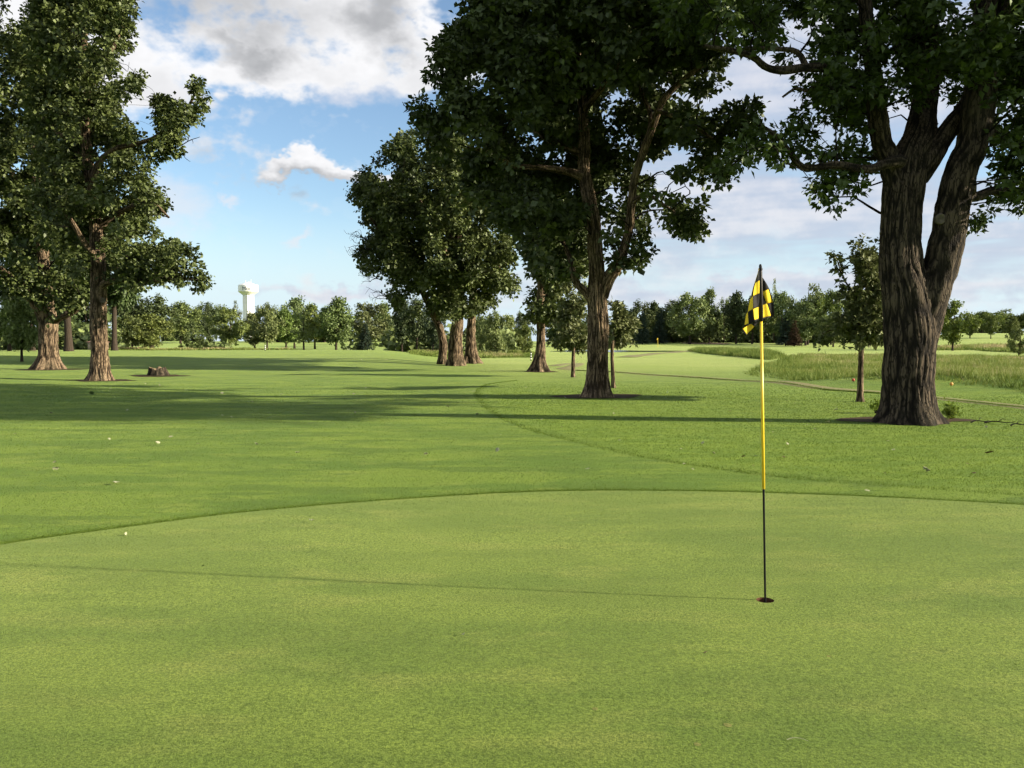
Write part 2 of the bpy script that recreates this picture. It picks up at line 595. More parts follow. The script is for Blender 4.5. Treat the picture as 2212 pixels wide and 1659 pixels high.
def turf_mat(name, kind):
    """mown grass: colour patches, mower drift, fine grain"""
    m, w = new_mat(name)
    geo = w.n('ShaderNodeNewGeometry')
    P = geo.outputs['Position']
    if kind == 'green':
        base, alt, dry = (0.1261, 0.1723, 0.0240), (0.0818, 0.1279, 0.0160), (0.1766, 0.1975, 0.0408)
    else:
        base, alt, dry = (0.1230, 0.1858, 0.0176), (0.0628, 0.1233, 0.0096), (0.1720, 0.2144, 0.0336)
    n1 = w.noise(w.scaled(P, (0.30, 0.85, 1)), 1.0, 5, 0.62)
    n2 = w.noise(w.scaled(P, (1.1, 2.4, 1)), 1.0, 5, 0.6)
    n3 = w.noise(P, 9.0, 5, 0.65)
    n4 = w.noise(P, 60.0, 3, 0.7)
    n5 = w.noise(P, 150.0, 2, 0.7)
    c = w.mix(w.rng(n1, 0.40, 0.60), base, alt)
    c = w.mix(w.rng(n2, 0.48, 0.72, 0, 0.65), c, dry)
    c = w.mix(w.rng(n3, 0.54, 0.74, 0, 0.55), c, tuple(0.70 * k for k in alt))
    n6 = w.noise(w.scaled(P, (0.55, 1.5, 1)), 1.0, 5, 0.6)
    c = w.mix(w.rng(n6, 0.52, 0.60, 0, 0.80 if kind == 'ground' else 0.40), c, tuple(0.85 * k for k in alt))
    n7 = w.noise(w.scaled(P, (9, 34, 1)), 1.0, 3, 0.6)
    c = w.mix(w.rng(n7, 0.62, 0.72, 0, 0.55), c, tuple(0.55 * k for k in alt))
    if kind == 'ground':
        rough = w.n('ShaderNodeAttribute', attribute_name='rough').outputs['Fac']
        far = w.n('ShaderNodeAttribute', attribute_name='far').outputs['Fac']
        rc = w.mix(w.rng(n2, 0.40, 0.60), (0.0876, 0.1530, 0.0097), (0.1352, 0.2027, 0.0173))
        rc = w.mix(w.rng(n3, 0.55, 0.8, 0, 0.5), rc, (0.1430, 0.1915, 0.0330))
        c = w.mix(rough, c, rc)
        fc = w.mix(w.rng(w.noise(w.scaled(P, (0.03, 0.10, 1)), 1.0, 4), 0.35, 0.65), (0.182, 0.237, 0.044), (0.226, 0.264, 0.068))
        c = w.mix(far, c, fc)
    gr = w.math('ADD', w.math('MULTIPLY', n4, 0.6), w.math('MULTIPLY', n5, 0.4))
    c = w.mix(w.rng(gr, 0.36, 0.64, 0.0, 1.0), w.mix(1.0, c, (0.42, 0.49, 0.36), 'MULTIPLY'), w.mix(1.0, c, (1.42, 1.38, 1.42), 'MULTIPLY'))
    h = w.math('ADD', w.math('MULTIPLY', n4, 0.7), w.math('MULTIPLY', n5, 0.5))
    nrm = bump(w, h, 0.5 if kind == 'green' else 0.6, 0.012 if kind == 'green' else 0.03)
    finish(w, principled(w, c, 0.85, 0.12, nrm, Sheen_Weight=0.12, Sheen_Roughness=0.5, Sheen_Tint=(0.75, 0.9, 0.35, 1)))
    return m


M_GREEN = turf_mat('putting_green_turf', 'green')
M_GROUND = turf_mat('mown_grass', 'ground')
M_BLADE = leaf_mat('grass_blades', (0.0570, 0.1067, 0.0074), (0.1668, 0.2282, 0.0275), 0.35, 0.6, spec=0.2)
M_BLADE_GREEN = leaf_mat('green_blades', (0.0697, 0.1105, 0.0148), (0.1747, 0.2150, 0.0413), 0.35, 0.6, spec=0.2)


def tall_mat():
    m, w = new_mat('tall_native_grass')
    a = w.n('ShaderNodeAttribute', attribute_name='tint').outputs['Fac']
    r = w.n('ShaderNodeValToRGB')
    w.l(a, r.inputs[0])
    e = r.color_ramp.elements
    e[0].position, e[0].color = 0.0, (0.090, 0.140, 0.021, 1)
    e[1].position, e[1].color = 1.0, (0.380, 0.320, 0.160, 1)
    k = e.new(0.5)
    k.color = (0.190, 0.235, 0.048, 1)
    p = principled(w, r.outputs[0], 0.7, 0.2)
    t = w.n('ShaderNodeBsdfTranslucent')
    w.l(r.outputs[0], t.inputs[0])
    mx = w.n('ShaderNodeMixShader')
    mx.inputs[0].default_value = 0.3
    w.l(p, mx.inputs[1])
    w.l(t.outputs[0], mx.inputs[2])
    finish(w, mx.outputs[0])
    return m


M_TALL = tall_mat()
M_SOIL = plain_mat('bare_soil', (0.060, 0.041, 0.020), 0.95, 0.1, 0.5, 14, bmp=0.8)
M_PATH = plain_mat('cart_path', (0.215, 0.200, 0.090), 0.95, 0.1, 0.2, 8, bmp=0.3)
M_SAND = plain_mat('bunker_sand', (0.200, 0.145, 0.095), 0.95, 0.1, 0.15, 3)


# ------------------------------------------------------------------ ground
EDGE_PIX = [(-250, 1225), (0, 1178), (250, 1143), (500, 1111), (750, 1088), (1000, 1071), (1150, 1064), (1300, 1061), (1480, 1062), (1660, 1066), (1900, 1075), (2212, 1092), (2500, 1112)]
HOLE = on_ground(1653, 1298)
edge = np.array([on_ground(*p)[:2] for p in EDGE_PIX])
edge = smooth_path(edge, 420)
edge[:, 1] += 0.020 * (fbm(np.stack([edge[:, 0] * 5, edge[:, 0] * 0, edge[:, 0] * 0 + 3], -1), 3) - 0.5)
green_poly = np.vstack([edge, [(edge[-1][0] + 1.0, 3.0), (7.5, -2.5), (2.0, -4.5), (-3.5, -4.0), (-7.5, -1.5), (edge[0][0] - 0.6, 2.6)]])


def inside(poly, x, y):
    x, y = np.asarray(x, float), np.asarray(y, float)
    c = np.zeros(x.shape, bool)
    n = len(poly)
    for i in range(n):
        x1, y1 = poly[i]
        x2, y2 = poly[(i + 1) % n]
        if y1 == y2:
            continue
        k = ((y1 > y) != (y2 > y)) & (x < (x2 - x1) * (y - y1) / (y2 - y1) + x1)
        c ^= k
    return c


def poly_dist(poly, x, y, closed=True):
    x, y = np.asarray(x, float), np.asarray(y, float)
    best = np.full(x.shape, 1e9)
    n = len(poly)
    for i in range(n if closed else n - 1):
        a, b = np.asarray(poly[i], float), np.asarray(poly[(i + 1) % n], float)
        ab = b - a
        t = np.clip(((x - a[0]) * ab[0] + (y - a[1]) * ab[1]) / (ab @ ab + 1e-12), 0, 1)
        best = np.minimum(best, np.hypot(x - a[0] - t * ab[0], y - a[1] - t * ab[1]))
    return best


# line where the short apron meets the longer rough on the right
ROUGH_PIX = [(1110, 822), (1052, 830), (1026, 846), (1032, 868), (1060, 892), (1120, 922), (1200, 946), (1320, 975), (1440, 998), (1560, 1016), (1700, 1034), (1900, 1050), (2212, 1072), (2420, 1090)]
rough_line = smooth_path(np.array([on_ground(*p)[:2] for p in ROUGH_PIX]), 80)
rough_poly = np.vstack([rough_line, [(30, 9), (40, 20), (16, 27), (9, 30), (4.5, 33), (2.0, 36)]])


def rough_mask(x, y):
    ins = inside(rough_poly, x, y)
    d = poly_dist(rough_poly, x, y)
    k = sstep(0, 0.8, d) * ins
    return k * (1 - 0.75 * sstep(22, 34, y))


def grid_lines(a, fine_to, step, far, grow):
    v = [a]
    while v[-1] < fine_to:
        v.append(v[-1] + step)
    s = step
    while v[-1] < far:
        s *= grow
        v.append(v[-1] + s)
    return np.array(v)


ys = np.concatenate([np.linspace(-400, -8, 14), grid_lines(-6.0, 3.0, 0.6, 3.0, 1)[:-1], grid_lines(3.0, 14.0, 0.17, 2500, 1.05)])
xp = grid_lines(0.0, 9.0, 0.22, 2200, 1.09)
xs = np.concatenate([-xp[:0:-1], xp])
GX, GY = np.meshgrid(xs, ys)
GZ = terrain(GX, GY)
nx, ny = len(xs), len(ys)
ins = inside(green_poly, GX, GY) & (poly_dist(green_poly, GX, GY) > 0.12)
i, j = np.meshgrid(np.arange(ny - 1), np.arange(nx - 1), indexing='ij')
a = (i * nx + j).ravel()
Q = np.stack([a, a + 1, a + nx + 1, a + nx], 1)
keep = ~ins.ravel()[Q].all(1)
rm = rough_mask(GX.ravel(), GY.ravel())
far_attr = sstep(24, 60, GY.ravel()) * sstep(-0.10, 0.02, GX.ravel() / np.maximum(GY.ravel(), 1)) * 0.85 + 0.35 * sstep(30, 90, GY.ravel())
me = mesh_from('ground', np.stack([GX, GY, GZ], -1).reshape(-1, 3), Q[keep], M_GROUND, True, {'rough': rm, 'far': np.clip(far_attr, 0, 1)})
tag(link('ground', me), kind='structure')

# putting green: rings from the cup to the edge, with the cup left open
th = np.linspace(0, 2 * np.pi, 360, endpoint=False)
hx, hy = HOLE[0], HOLE[1]
rad = np.full(360, 0.0)
for q, t in enumerate(th):
    dx, dy = math.cos(t), math.sin(t)
    best = 1e9
    for k in range(len(green_poly)):
        p1, p2 = green_poly[k], green_poly[(k + 1) % len(green_poly)]
        ex, ey = p2 - p1
        det = dx * -ey + dy * ex
        if abs(det) < 1e-12:
            continue
        s = ((p1[0] - hx) * -ey + (p1[1] - hy) * ex) / det
        u = (dx * (p1[1] - hy) - dy * (p1[0] - hx)) / det
        if s > 0 and 0 <= u <= 1:
            best = min(best, s)
    rad[q] = best
fr = np.linspace(0, 1, 36) ** 1.6
RR = 0.054 + fr[:, None] * (rad[None, :] - 0.054)
X_, Y_ = hx + RR * np.cos(th), hy + RR * np.sin(th)
V = np.stack([X_, Y_, terrain(X_, Y_) + 0.005], -1).reshape(-1, 3)
i, j = np.meshgrid(np.arange(35), np.arange(360), indexing='ij')
a, b = (i * 360 + j).ravel(), (i * 360 + (j + 1) % 360).ravel()
tag(link('putting_green', mesh_from('putting_green', V, np.stack([a, b, b + 360, a + 360], 1), M_GREEN, True)), kind='structure')


# bare soil round the trunks: X, Y, half width, half depth, seed
SOIL = [(1962, 908, 1.38, 0.80, 1), (1300, 857, 1.20, 0.80, 2), (218, 822, 1.40, 1.2, 3), (107, 799, 1.9, 1.5, 4), (341, 812, 1.35, 1.2, 5), (1168, 803, 0.95, 0.9, 6)]
SOIL = [(on_ground(X, Y), rx, ry, sd) for X, Y, rx, ry, sd in SOIL]


def off_soil(x, y):
    k = np.ones(len(x), bool)
    for p, rx, ry, sd in SOIL:
        k &= ((x - p[0]) / rx) ** 2 + ((y - p[1] - 0.1) / ry) ** 2 > 0.85
    return k


# ------------------------------------------------------------------ grass blades (real, where they show)
def frustum_points(n, y0, y1, margin=1.03, g=rng):
    k = 1106.0 / F * margin
    y = np.sqrt(g.uniform(y0 * y0, y1 * y1, n))
    return g.uniform(-k, k, n) * y, y


def blades(name, x, y, z, h, wdt, tint, mat, lean=0.5):
    n = len(x)
    base = np.stack([x, y, z], -1)
    ang = rng.uniform(0, np.pi, n)
    side = np.stack([np.cos(ang), np.sin(ang), np.zeros(n)], -1) * (wdt / 2)[:, None]
    top = base + np.stack([rng.normal(0, lean, n) * h, rng.normal(0, lean, n) * h, h], -1)
    V = np.stack([base - side, base + side, top], 1).reshape(-1, 3)
    Fc = np.arange(3 * n).reshape(-1, 3)
    return mesh_from(name, V, Fc, mat, False, {'tint': np.repeat(np.clip(tint, 0, 1), 3)})


def log_points(n, y0, y1, margin=1.03):
    k = 1106.0 / F * margin
    y = np.exp(rng.uniform(math.log(y0), math.log(y1), n))
    return rng.uniform(-k, k, n) * y, y


def green_blades():
    x, y = log_points(220000, 2.75, 10.5)
    k = inside(green_poly, x, y) & (np.hypot(x - hx, y - hy) > 0.058)
    x, y = x[k], y[k]
    m = len(x)
    patch = fbm(np.stack([x * 1.2, y * 2.2, 0 * x], -1), 3)
    sc = y / 4.0
    h = 0.0052 * (0.7 + 0.3 * sc) * rng.uniform(0.6, 1.3, m)
    wd = 0.0024 * sc * rng.uniform(0.6, 1.3, m)
    tn = rng.normal(0.45, 0.26, m) + (patch - 0.5) * 1.6
    me = blades('grass_on_green', x, y, terrain(x, y) + 0.0045, h, wd, tn, M_BLADE_GREEN, 0.55)
    tag(link('grass_on_green', me), 'very short clipped grass of the putting green', 'grass', kind='stuff')


def lawn_blades():
    out = []
    x, y = log_points(290000, 6.0, 36.0)
    r = rough_mask(x, y)
    k = ~inside(green_poly, x, y) & off_soil(x, y)
    x, y, r = x[k], y[k], r[k]
    dense = rng.uniform(0, 1, len(x)) < (0.55 + 0.45 * r) * (1 - sstep(24, 36, y))
    x, y, r = x[dense], y[dense], r[dense]
    d = poly_dist(edge, x, y, False)
    m = len(x)
    h = 0.016 * (0.72 + 0.45 * r) * (0.85 + 0.02 * y) * rng.uniform(0.6, 1.3, m)
    patch = fbm(np.stack([x * 0.6, y * 1.5, 0 * x + 4], -1), 3)
    tn = rng.normal(0.50, 0.15, m) + (patch - 0.5) * 1.5
    out.append((x, y, h, 0.00068 * y * rng.uniform(0.6, 1.3, m), tn))
    # dense lip of longer grass all along the edge of the green
    t = rng.uniform(0, 1, 32000)
    e = smooth_path(edge, 2000)
    q = e[(t * 1999).astype(int)]
    nrm = np.gradient(e, axis=0)
    nrm = np.stack([-nrm[:, 1], nrm[:, 0]], -1)
    nrm /= np.linalg.norm(nrm, axis=1)[:, None]
    off = rng.uniform(0.0, 0.08, len(t)) + 0.03 * rng.normal(0, 1, len(t)) ** 2
    p = q + nrm[(t * 1999).astype(int)] * off[:, None]
    m = len(t)
    out.append((p[:, 0], p[:, 1], np.full(m, 0.012) * rng.uniform(0.4, 1.3, m), np.full(m, 0.005), rng.normal(0.42, 0.2, m)))
    e = smooth_path(rough_line, 2400)
    t = rng.integers(0, 2400, 5000)
    p = e[t] + np.abs(rng.normal(0, 0.16, (len(t), 1))) * np.array((0.75, 0.65)) + rng.normal(0, 0.02, (len(t), 2))
    m = len(t)
    out.append((p[:, 0], p[:, 1], 0.028 * rng.uniform(0.4, 1.2, m), 0.0008 * p[:, 1], rng.normal(0.40, 0.2, m)))  # lip of the rough, its edge shadow partly put into a darker tint
    e = smooth_path(np.array([on_ground(*q)[:2] for q in ((1250, 800), (1320, 803), (1450, 812), (1600, 822), (1760, 836), (1900, 848), (2060, 864), (2212, 880))]), 2400)
    t = rng.integers(0, 2400, 14000)
    p = e[t] + np.array((-0.12, -0.50)) + rng.normal(0, 0.06, (len(t), 2))
    m = len(t)
    out.append((p[:, 0], p[:, 1], 0.050 * rng.uniform(0.4, 1.2, m), 0.0008 * p[:, 1], rng.normal(0.28, 0.15, m)))  # blades along the path's near edge, the lip's shadow painted as dark tint
    x, y, h, wd, tn = [np.concatenate([o[q] for o in out]) for q in range(5)]
    me = blades('mown_lawn_grass', x, y, terrain(x, y) - 0.001, h, wd, tn, M_BLADE, 0.6)
    tag(link('mown_lawn_grass', me), 'mown grass of the apron and rough beyond the green', 'grass', kind='stuff')


green_blades()
lawn_blades()


# ------------------------------------------------------------------ path, sand, pond, soil
def strip(name, pix, width, mat, lift=0.02, n=120, kind='structure'):
    P = smooth_path(np.array([on_ground(*p)[:2] for p in pix]), n)
    Tn = np.gradient(P, axis=0)
    Tn /= np.linalg.norm(Tn, axis=1)[:, None]
    Nn = np.stack([-Tn[:, 1], Tn[:, 0]], -1)
    rows = []
    for s in np.linspace(-1, 1, 7):
        wob = width / 2 * s * (1 + 0.08 * np.sin(np.linspace(0, 40, n) + s))
        rows.append(P + Nn * wob[:, None])
    W = np.stack(rows, 1)
    z = terrain(W[..., 0], W[..., 1]) + lift - 0.03 * (np.abs(np.linspace(-1, 1, 7)) > 0.9)[None, :]
    V = np.concatenate([W, z[..., None]], -1).reshape(-1, 3)
    i, j = np.meshgrid(np.arange(n - 1), np.arange(6), indexing='ij')
    a = (i * 7 + j).ravel()
    return tag(link(name, mesh_from(name, V, np.stack([a, a + 1, a + 8, a + 7], 1), mat, True)), kind=kind)


strip('cart_path', [(1196, 791), (1222, 786), (1248, 785), (1236, 792), (1216, 796), (1250, 800), (1320, 803), (1450, 812), (1600, 822), (1760, 836), (1900, 848), (2060, 864), (2212, 880), (2420, 905)], 1.0, M_PATH)
strip('cart_path', [(1352, 772), (1400, 766), (1450, 762), (1500, 757)], 2.2, M_PATH, 0.05)


def blob_sheet(name, c, rx, ry, mat, lift, seed, rough=0.35, n=64, kind='structure', rings=6, dome=0.0):
    th = np.linspace(0, 2 * np.pi, n, endpoint=False)
    k = 1 + rough * (fbm(np.stack([np.cos(th) * 1.6 + seed, np.sin(th) * 1.6, 0 * th + seed], -1), 4) - 0.5) * 2
    fr = np.linspace(0, 1, rings + 1)[1:]
    X = c[0] + fr[:, None] * (rx * k * np.cos(th))[None]
    Y = c[1] + fr[:, None] * (ry * k * np.sin(th))[None]
    Z = terrain(X, Y) + lift + dome * (1 - fr[:, None] ** 2)
    V = np.vstack([[(c[0], c[1], T1(c[0], c[1]) + lift + dome)], np.stack([X, Y, Z], -1).reshape(-1, 3)])
    tri = np.stack([np.zeros(n, int), 1 + np.arange(n), 1 + (np.arange(n) + 1) % n], 1)
    i, j = np.meshgrid(np.arange(rings - 1), np.arange(n), indexing='ij')
    a, b = (1 + i * n + j).ravel(), (1 + i * n + (j + 1) % n).ravel()
    return tag(link(name, mesh_from(name, V, [tri, np.stack([a, a + n, b + n, b], 1)], mat, True)), kind=kind)


blob_sheet('sand_bunker', (at(1527, 739, 235)[0], 235), 6.0, 14.0, M_SAND, 0.08, 3)
m, w = new_mat('pond_water')
tcw = w.n('ShaderNodeTexCoord').outputs['Object']
finish(w, principled(w, (0.02, 0.03, 0.03), 0.08, 0.5, bump(w, w.noise(tcw, 1.5, 3), 0.05, 0.02)))
M_WATER = m
blob_sheet('pond_water', (at(1345, 757, 140)[0], 140), 12.5, 10, M_WATER, 0.03, 8, 0.3)


# ------------------------------------------------------------------ trees
def pts(X, Y):
    return np.asarray(X, float), np.asarray(Y, float)


def lobes_in(poly, n, rmin, rmax, dist, depth, holes=(), seed=0, xc=None, half=None, bites=24, clear=()):
    """clump centres and radii (metres) filling an outline; each at its own distance within the crown's depth"""
    g = np.random.default_rng(seed)
    poly = np.asarray(poly, float)
    lo, hi = poly.min(0), poly.max(0)
    seg = g.integers(0, len(poly), bites)
    tt = g.uniform(0, 1, bites)[:, None]
    bp = poly[seg] * (1 - tt) + poly[(seg + 1) % len(poly)] * tt
    ctr = poly.mean(0)
    holes = list(holes) + [(*(q + (ctr - q) * g.uniform(0, 0.25)), g.uniform(0.3, 1.1) * rmin) for q in bp]
    out = []
    tries = 0
    placed = np.zeros((0, 3))
    while len(out) < n and tries < 60:
        tries += 1
        c = g.uniform(lo, hi, (n * 3, 2))
        d = poly_dist(poly, c[:, 0], c[:, 1])
        ok = inside(poly, c[:, 0], c[:, 1])
        for k in np.where(ok)[0]:
            r = min(g.uniform(rmin, rmax), d[k] / 0.72)
            if r < rmin * 0.42:
                continue
            if any(math.hypot(c[k][0] - h[0], c[k][1] - h[1]) < h[2] + 0.75 * r for h in holes):
                continue
            if len(placed):
                dd = np.hypot(placed[:, 0] - c[k][0], placed[:, 1] - c[k][1])
                if (dd < 0.30 * r).any():
                    continue
            prof = 1.0
            if xc is not None:
                prof = math.sqrt(max(0.12, 1 - ((c[k][0] - xc) / half) ** 2))
            dz = g.uniform(depth[0], depth[1]) * prof
            for line, rad_ in clear:
                if dz < 0.5 and poly_dist(line, np.array([c[k][0]]), np.array([c[k][1]]), False)[0] < rad_ + 0.75 * r:
                    dz = 0.7 + abs(dz) * 0.8
            P = at(c[k][0], c[k][1], dist + dz)
            out.append((*P, r * (dist + dz) / F))
            placed = np.vstack([placed, [(*c[k], r)]])
            if len(out) >= n:
                break
    return np.array(out)


class Skeleton:
    """limbs that can be grown out to the leaf clumps"""
    def __init__(self):
        self.P = np.zeros((0, 3))
        self.r = np.zeros(0)
        self.geo = Geo()

    def seed(self, path, n=24, skip=0.0):
        q = smooth_path(path, n)
        q = q[int(skip * n):]
        self.P = np.vstack([self.P, q[:, :3]])
        self.r = np.concatenate([self.r, q[:, 3]])

    def grow(self, c, R_, g):
        d = np.linalg.norm(self.P - c, axis=1)
        cost = d + 1.3 * np.maximum(0, self.P[:, 2] - c[2] + 0.2 * d) - 2.0 * np.minimum(self.r, 0.25)
        k = int(np.argmin(cost))
        a, ra = self.P[k], self.r[k]
        L = np.linalg.norm(c - a)
        if L < 0.15:
            return
        r0 = min(0.62 * ra, 0.012 + 0.012 * L)
        r0 = max(r0, 0.012)
        mid = 0.5 * (a + c) + g.normal(0, 0.10 * L, 3) + np.array((0, 0, 0.10 * L))
        q1 = 0.5 * (a + mid) + g.normal(0, 0.04 * L, 3)
        q3 = 0.5 * (c + mid) + g.normal(0, 0.05 * L, 3)
        path = np.array([(*a, r0), (*q1, r0 * 0.85), (*mid, r0 * 0.68), (*q3, r0 * 0.5), (*c, max(0.006, r0 * 0.35))])
        n = 8 if L > 1.5 else 5
        q = smooth_path(path, n)
        self.geo.add(*tube(q[:, :3], q[:, 3], 4))
        s = q[n // 3:]
        self.P = np.vstack([self.P, s[:, :3]])
        self.r = np.concatenate([self.r, s[:, 3]])


def crown(lobes, size, per_m2, tmpl, g, skel=None, flat=0.85, cl=0.20, tint0=0.42, droop=0.25):
    """leaves for the lobes: (V, F, tint). Clusters of leaves sit on twigs round each clump's centre"""
    TV, TF = tmpl
    Ps, Ds, Ns, Ss, Ts = [], [], [], [], []
    for (x, y, z, r) in lobes:
        c = np.array((x, y, z))
        ncl = max(5, int(26 * (r / 0.7) ** 1.7))
        u = rand_unit(ncl, g)
        u[:, 2] += 0.12
        rr = r * g.uniform(0.12, 1.12, ncl) ** 0.7
        cc = c + u * rr[:, None] * np.array((1, 1, flat)) * g.uniform(0.7, 1.3, 3)
        if skel is not None:
            for q in cc[::2]:
                mid = 0.5 * (c + q) + g.normal(0, 0.08 * r, 3)
                p = np.array([c, mid, q])
                skel.geo.add(*tube(p, np.array((0.011, 0.007, 0.004)), 3))
        ntot = int(per_m2 * 4 * math.pi * r * r * 0.5)
        wts = g.dirichlet(np.full(ncl, 2.0))
        k = g.choice(ncl, ntot, p=wts)
        off = g.normal(0, 1, (ntot, 3)) * (0.62 * cl * (0.6 + 0.5 * r)) * np.array((1, 1, 0.75))
        P = cc[k] + off
        out = unit(P - c)
        D = unit(0.75 * unit(off) + 0.45 * out + g.normal(0, 0.45, (ntot, 3)) + np.array((0, 0, -droop)))
        Nn = unit(0.95 * out + np.array((0, 0, 0.55)) + g.normal(0, 0.42, (ntot, 3)))
        lob_t = g.normal(0, 0.10)
        clus_t = g.normal(0, 0.13, ncl)
        Ps.append(P)
        Ds.append(D)
        Ns.append(Nn)
        Ss.append(size * g.uniform(0.5, 1.35, ntot))
        Ts.append(np.clip(tint0 + lob_t + clus_t[k] + g.normal(0, 0.16, ntot), 0, 1))
    P, D, Nn, S, Tt = map(np.concatenate, (Ps, Ds, Ns, Ss, Ts))
    V, Fc = leaf_arrays(P, D, Nn, S, TV, TF)
    return V, Fc, np.repeat(Tt, len(TV))


LOBED, LEAF, CLUMP = (LOBED_V, LOBED_F), (LEAF_V, LEAF_F), (CLUMP_V, CLUMP_F)


def hero_tree(name, label, base, trunk, limbs, lobes, leaf, size, per_m2, mat, seed, bark=(0.03, 7.0), rings=120, sides=72, flare=(0.3, 0.5, 6), squash=None,
              hollow=None, cl=0.20, tint0=0.42, far_lobes=None, group=None, cat='tree', extra_bare=(), scars=(), bark_m=None):
    """trunk and limbs: rows of x, y, z, r in the world"""
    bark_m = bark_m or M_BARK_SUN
    g = np.random.default_rng(seed)
    base = np.asarray(base, float)
    root = bpy.data.objects.new(name, None)
    root.empty_display_size = 0.5
    COL.objects.link(root)
    root.location = base
    tag(root, label, cat, group)
    V, Fq, bk = bark_tube(trunk, rings, sides, bark[0], bark[1], seed * 1.7, flare, squash, hollow)
    stem = link('trunk', mesh_from('trunk', V - base, Fq, bark_m, True, {'bark': bk}), root)
    sk = Skeleton()
    sk.seed(trunk, 30, 0.35)
    for lb in limbs:
        L = np.linalg.norm(np.diff(np.asarray(lb)[:, :3], axis=0), axis=1).sum()
        rmax = max(p[3] for p in lb)
        sd = 40 if rmax > 0.2 else (18 if rmax > 0.07 else 10)
        V, Fq, bk = bark_tube(lb, max(10, int(L * (16 if rmax > 0.2 else 8))), sd, bark[0] * min(1, rmax / 0.3), bark[1] * 0.8, seed * 2.3 + L)
        link('limb', mesh_from('limb', V - base, Fq, bark_m, True, {'bark': bk}), root)
        sk.seed(lb, 26)
    if far_lobes is not None:
        Yp = 738 - (far_lobes[:, 2] - EYE) / far_lobes[:, 1] * F
        Xp = CX + far_lobes[:, 0] / far_lobes[:, 1] * F
        rp = far_lobes[:, 3] / far_lobes[:, 1] * F * 1.7
        far_lobes = far_lobes[(Yp + rp < -30) | (Xp - rp > 2240)]
    allb = lobes if far_lobes is None else np.vstack([lobes, far_lobes])
    ctr = np.asarray(trunk)[-1][:3]
    order = np.argsort(np.linalg.norm(allb[:, :3] - ctr, axis=1))
    for k in order:
        sk.grow(allb[k][:3], allb[k][3], g)
    V, Fc, tn = crown(lobes, size, per_m2, leaf, g, sk, cl=cl, tint0=tint0)
    Vs, Fs, ts = [V], [Fc], [tn]
    if far_lobes is not None:
        V2, F2, t2 = crown(far_lobes, size * 2.2, per_m2 * 0.16, CLUMP, g, None, cl=cl * 1.6, tint0=tint0)
        F2 = F2 + len(V)
        Vs.append(V2)
        Fs.append(F2)
        ts.append(t2)
    for p in extra_bare:
        p = np.asarray(p, float)
        q = smooth_path(p, 8)
        sk.geo.add(*tube(q[:, :3], q[:, 3], 4))
    link('branches', sk.geo.mesh('branches', M_BARK, True, 'bark', base), root)['kind'] = 'stuff'
    c = link('crown', mesh_from('crown', np.vstack(Vs) - base, [np.concatenate(Fs)], mat, False, {'tint': np.concatenate(ts)}), root)
    for (p, nrm, r) in scars:
        Vl, Fl = lathe([(r, -0.05), (r * 1.12, 0.0), (r * 1.05, 0.03), (r * 0.75, 0.03), (r * 0.6, 0.012), (0.001, 0.012)], 14)
        s = link('pruning_scar', mesh_from('pruning_scar', Vl, Fl, M_CUTWOOD, True), stem)
        s.rotation_euler = Vector(nrm).to_track_quat('Z', 'Y').to_euler()
        s.location = np.asarray(p) - base
    return root


def limb(rows, dist, base_dz=0.0):
    """rows X, Y, width in frame units, offset in distance -> x, y, z, r"""
    out = []
    for X, Y, wd, dz in rows:
        p = at(X, Y, dist + dz)
        out.append((*p, 0.5 * wd / F * (dist + dz)))
    return np.array(out)


def trunk_rows(rows, dist, ground_dz=-0.25):
    t = limb(rows, dist)
    first = t[0].copy()
    gz = T1(first[0], first[1])
    t[0][2] = gz + ground_dz
    return t


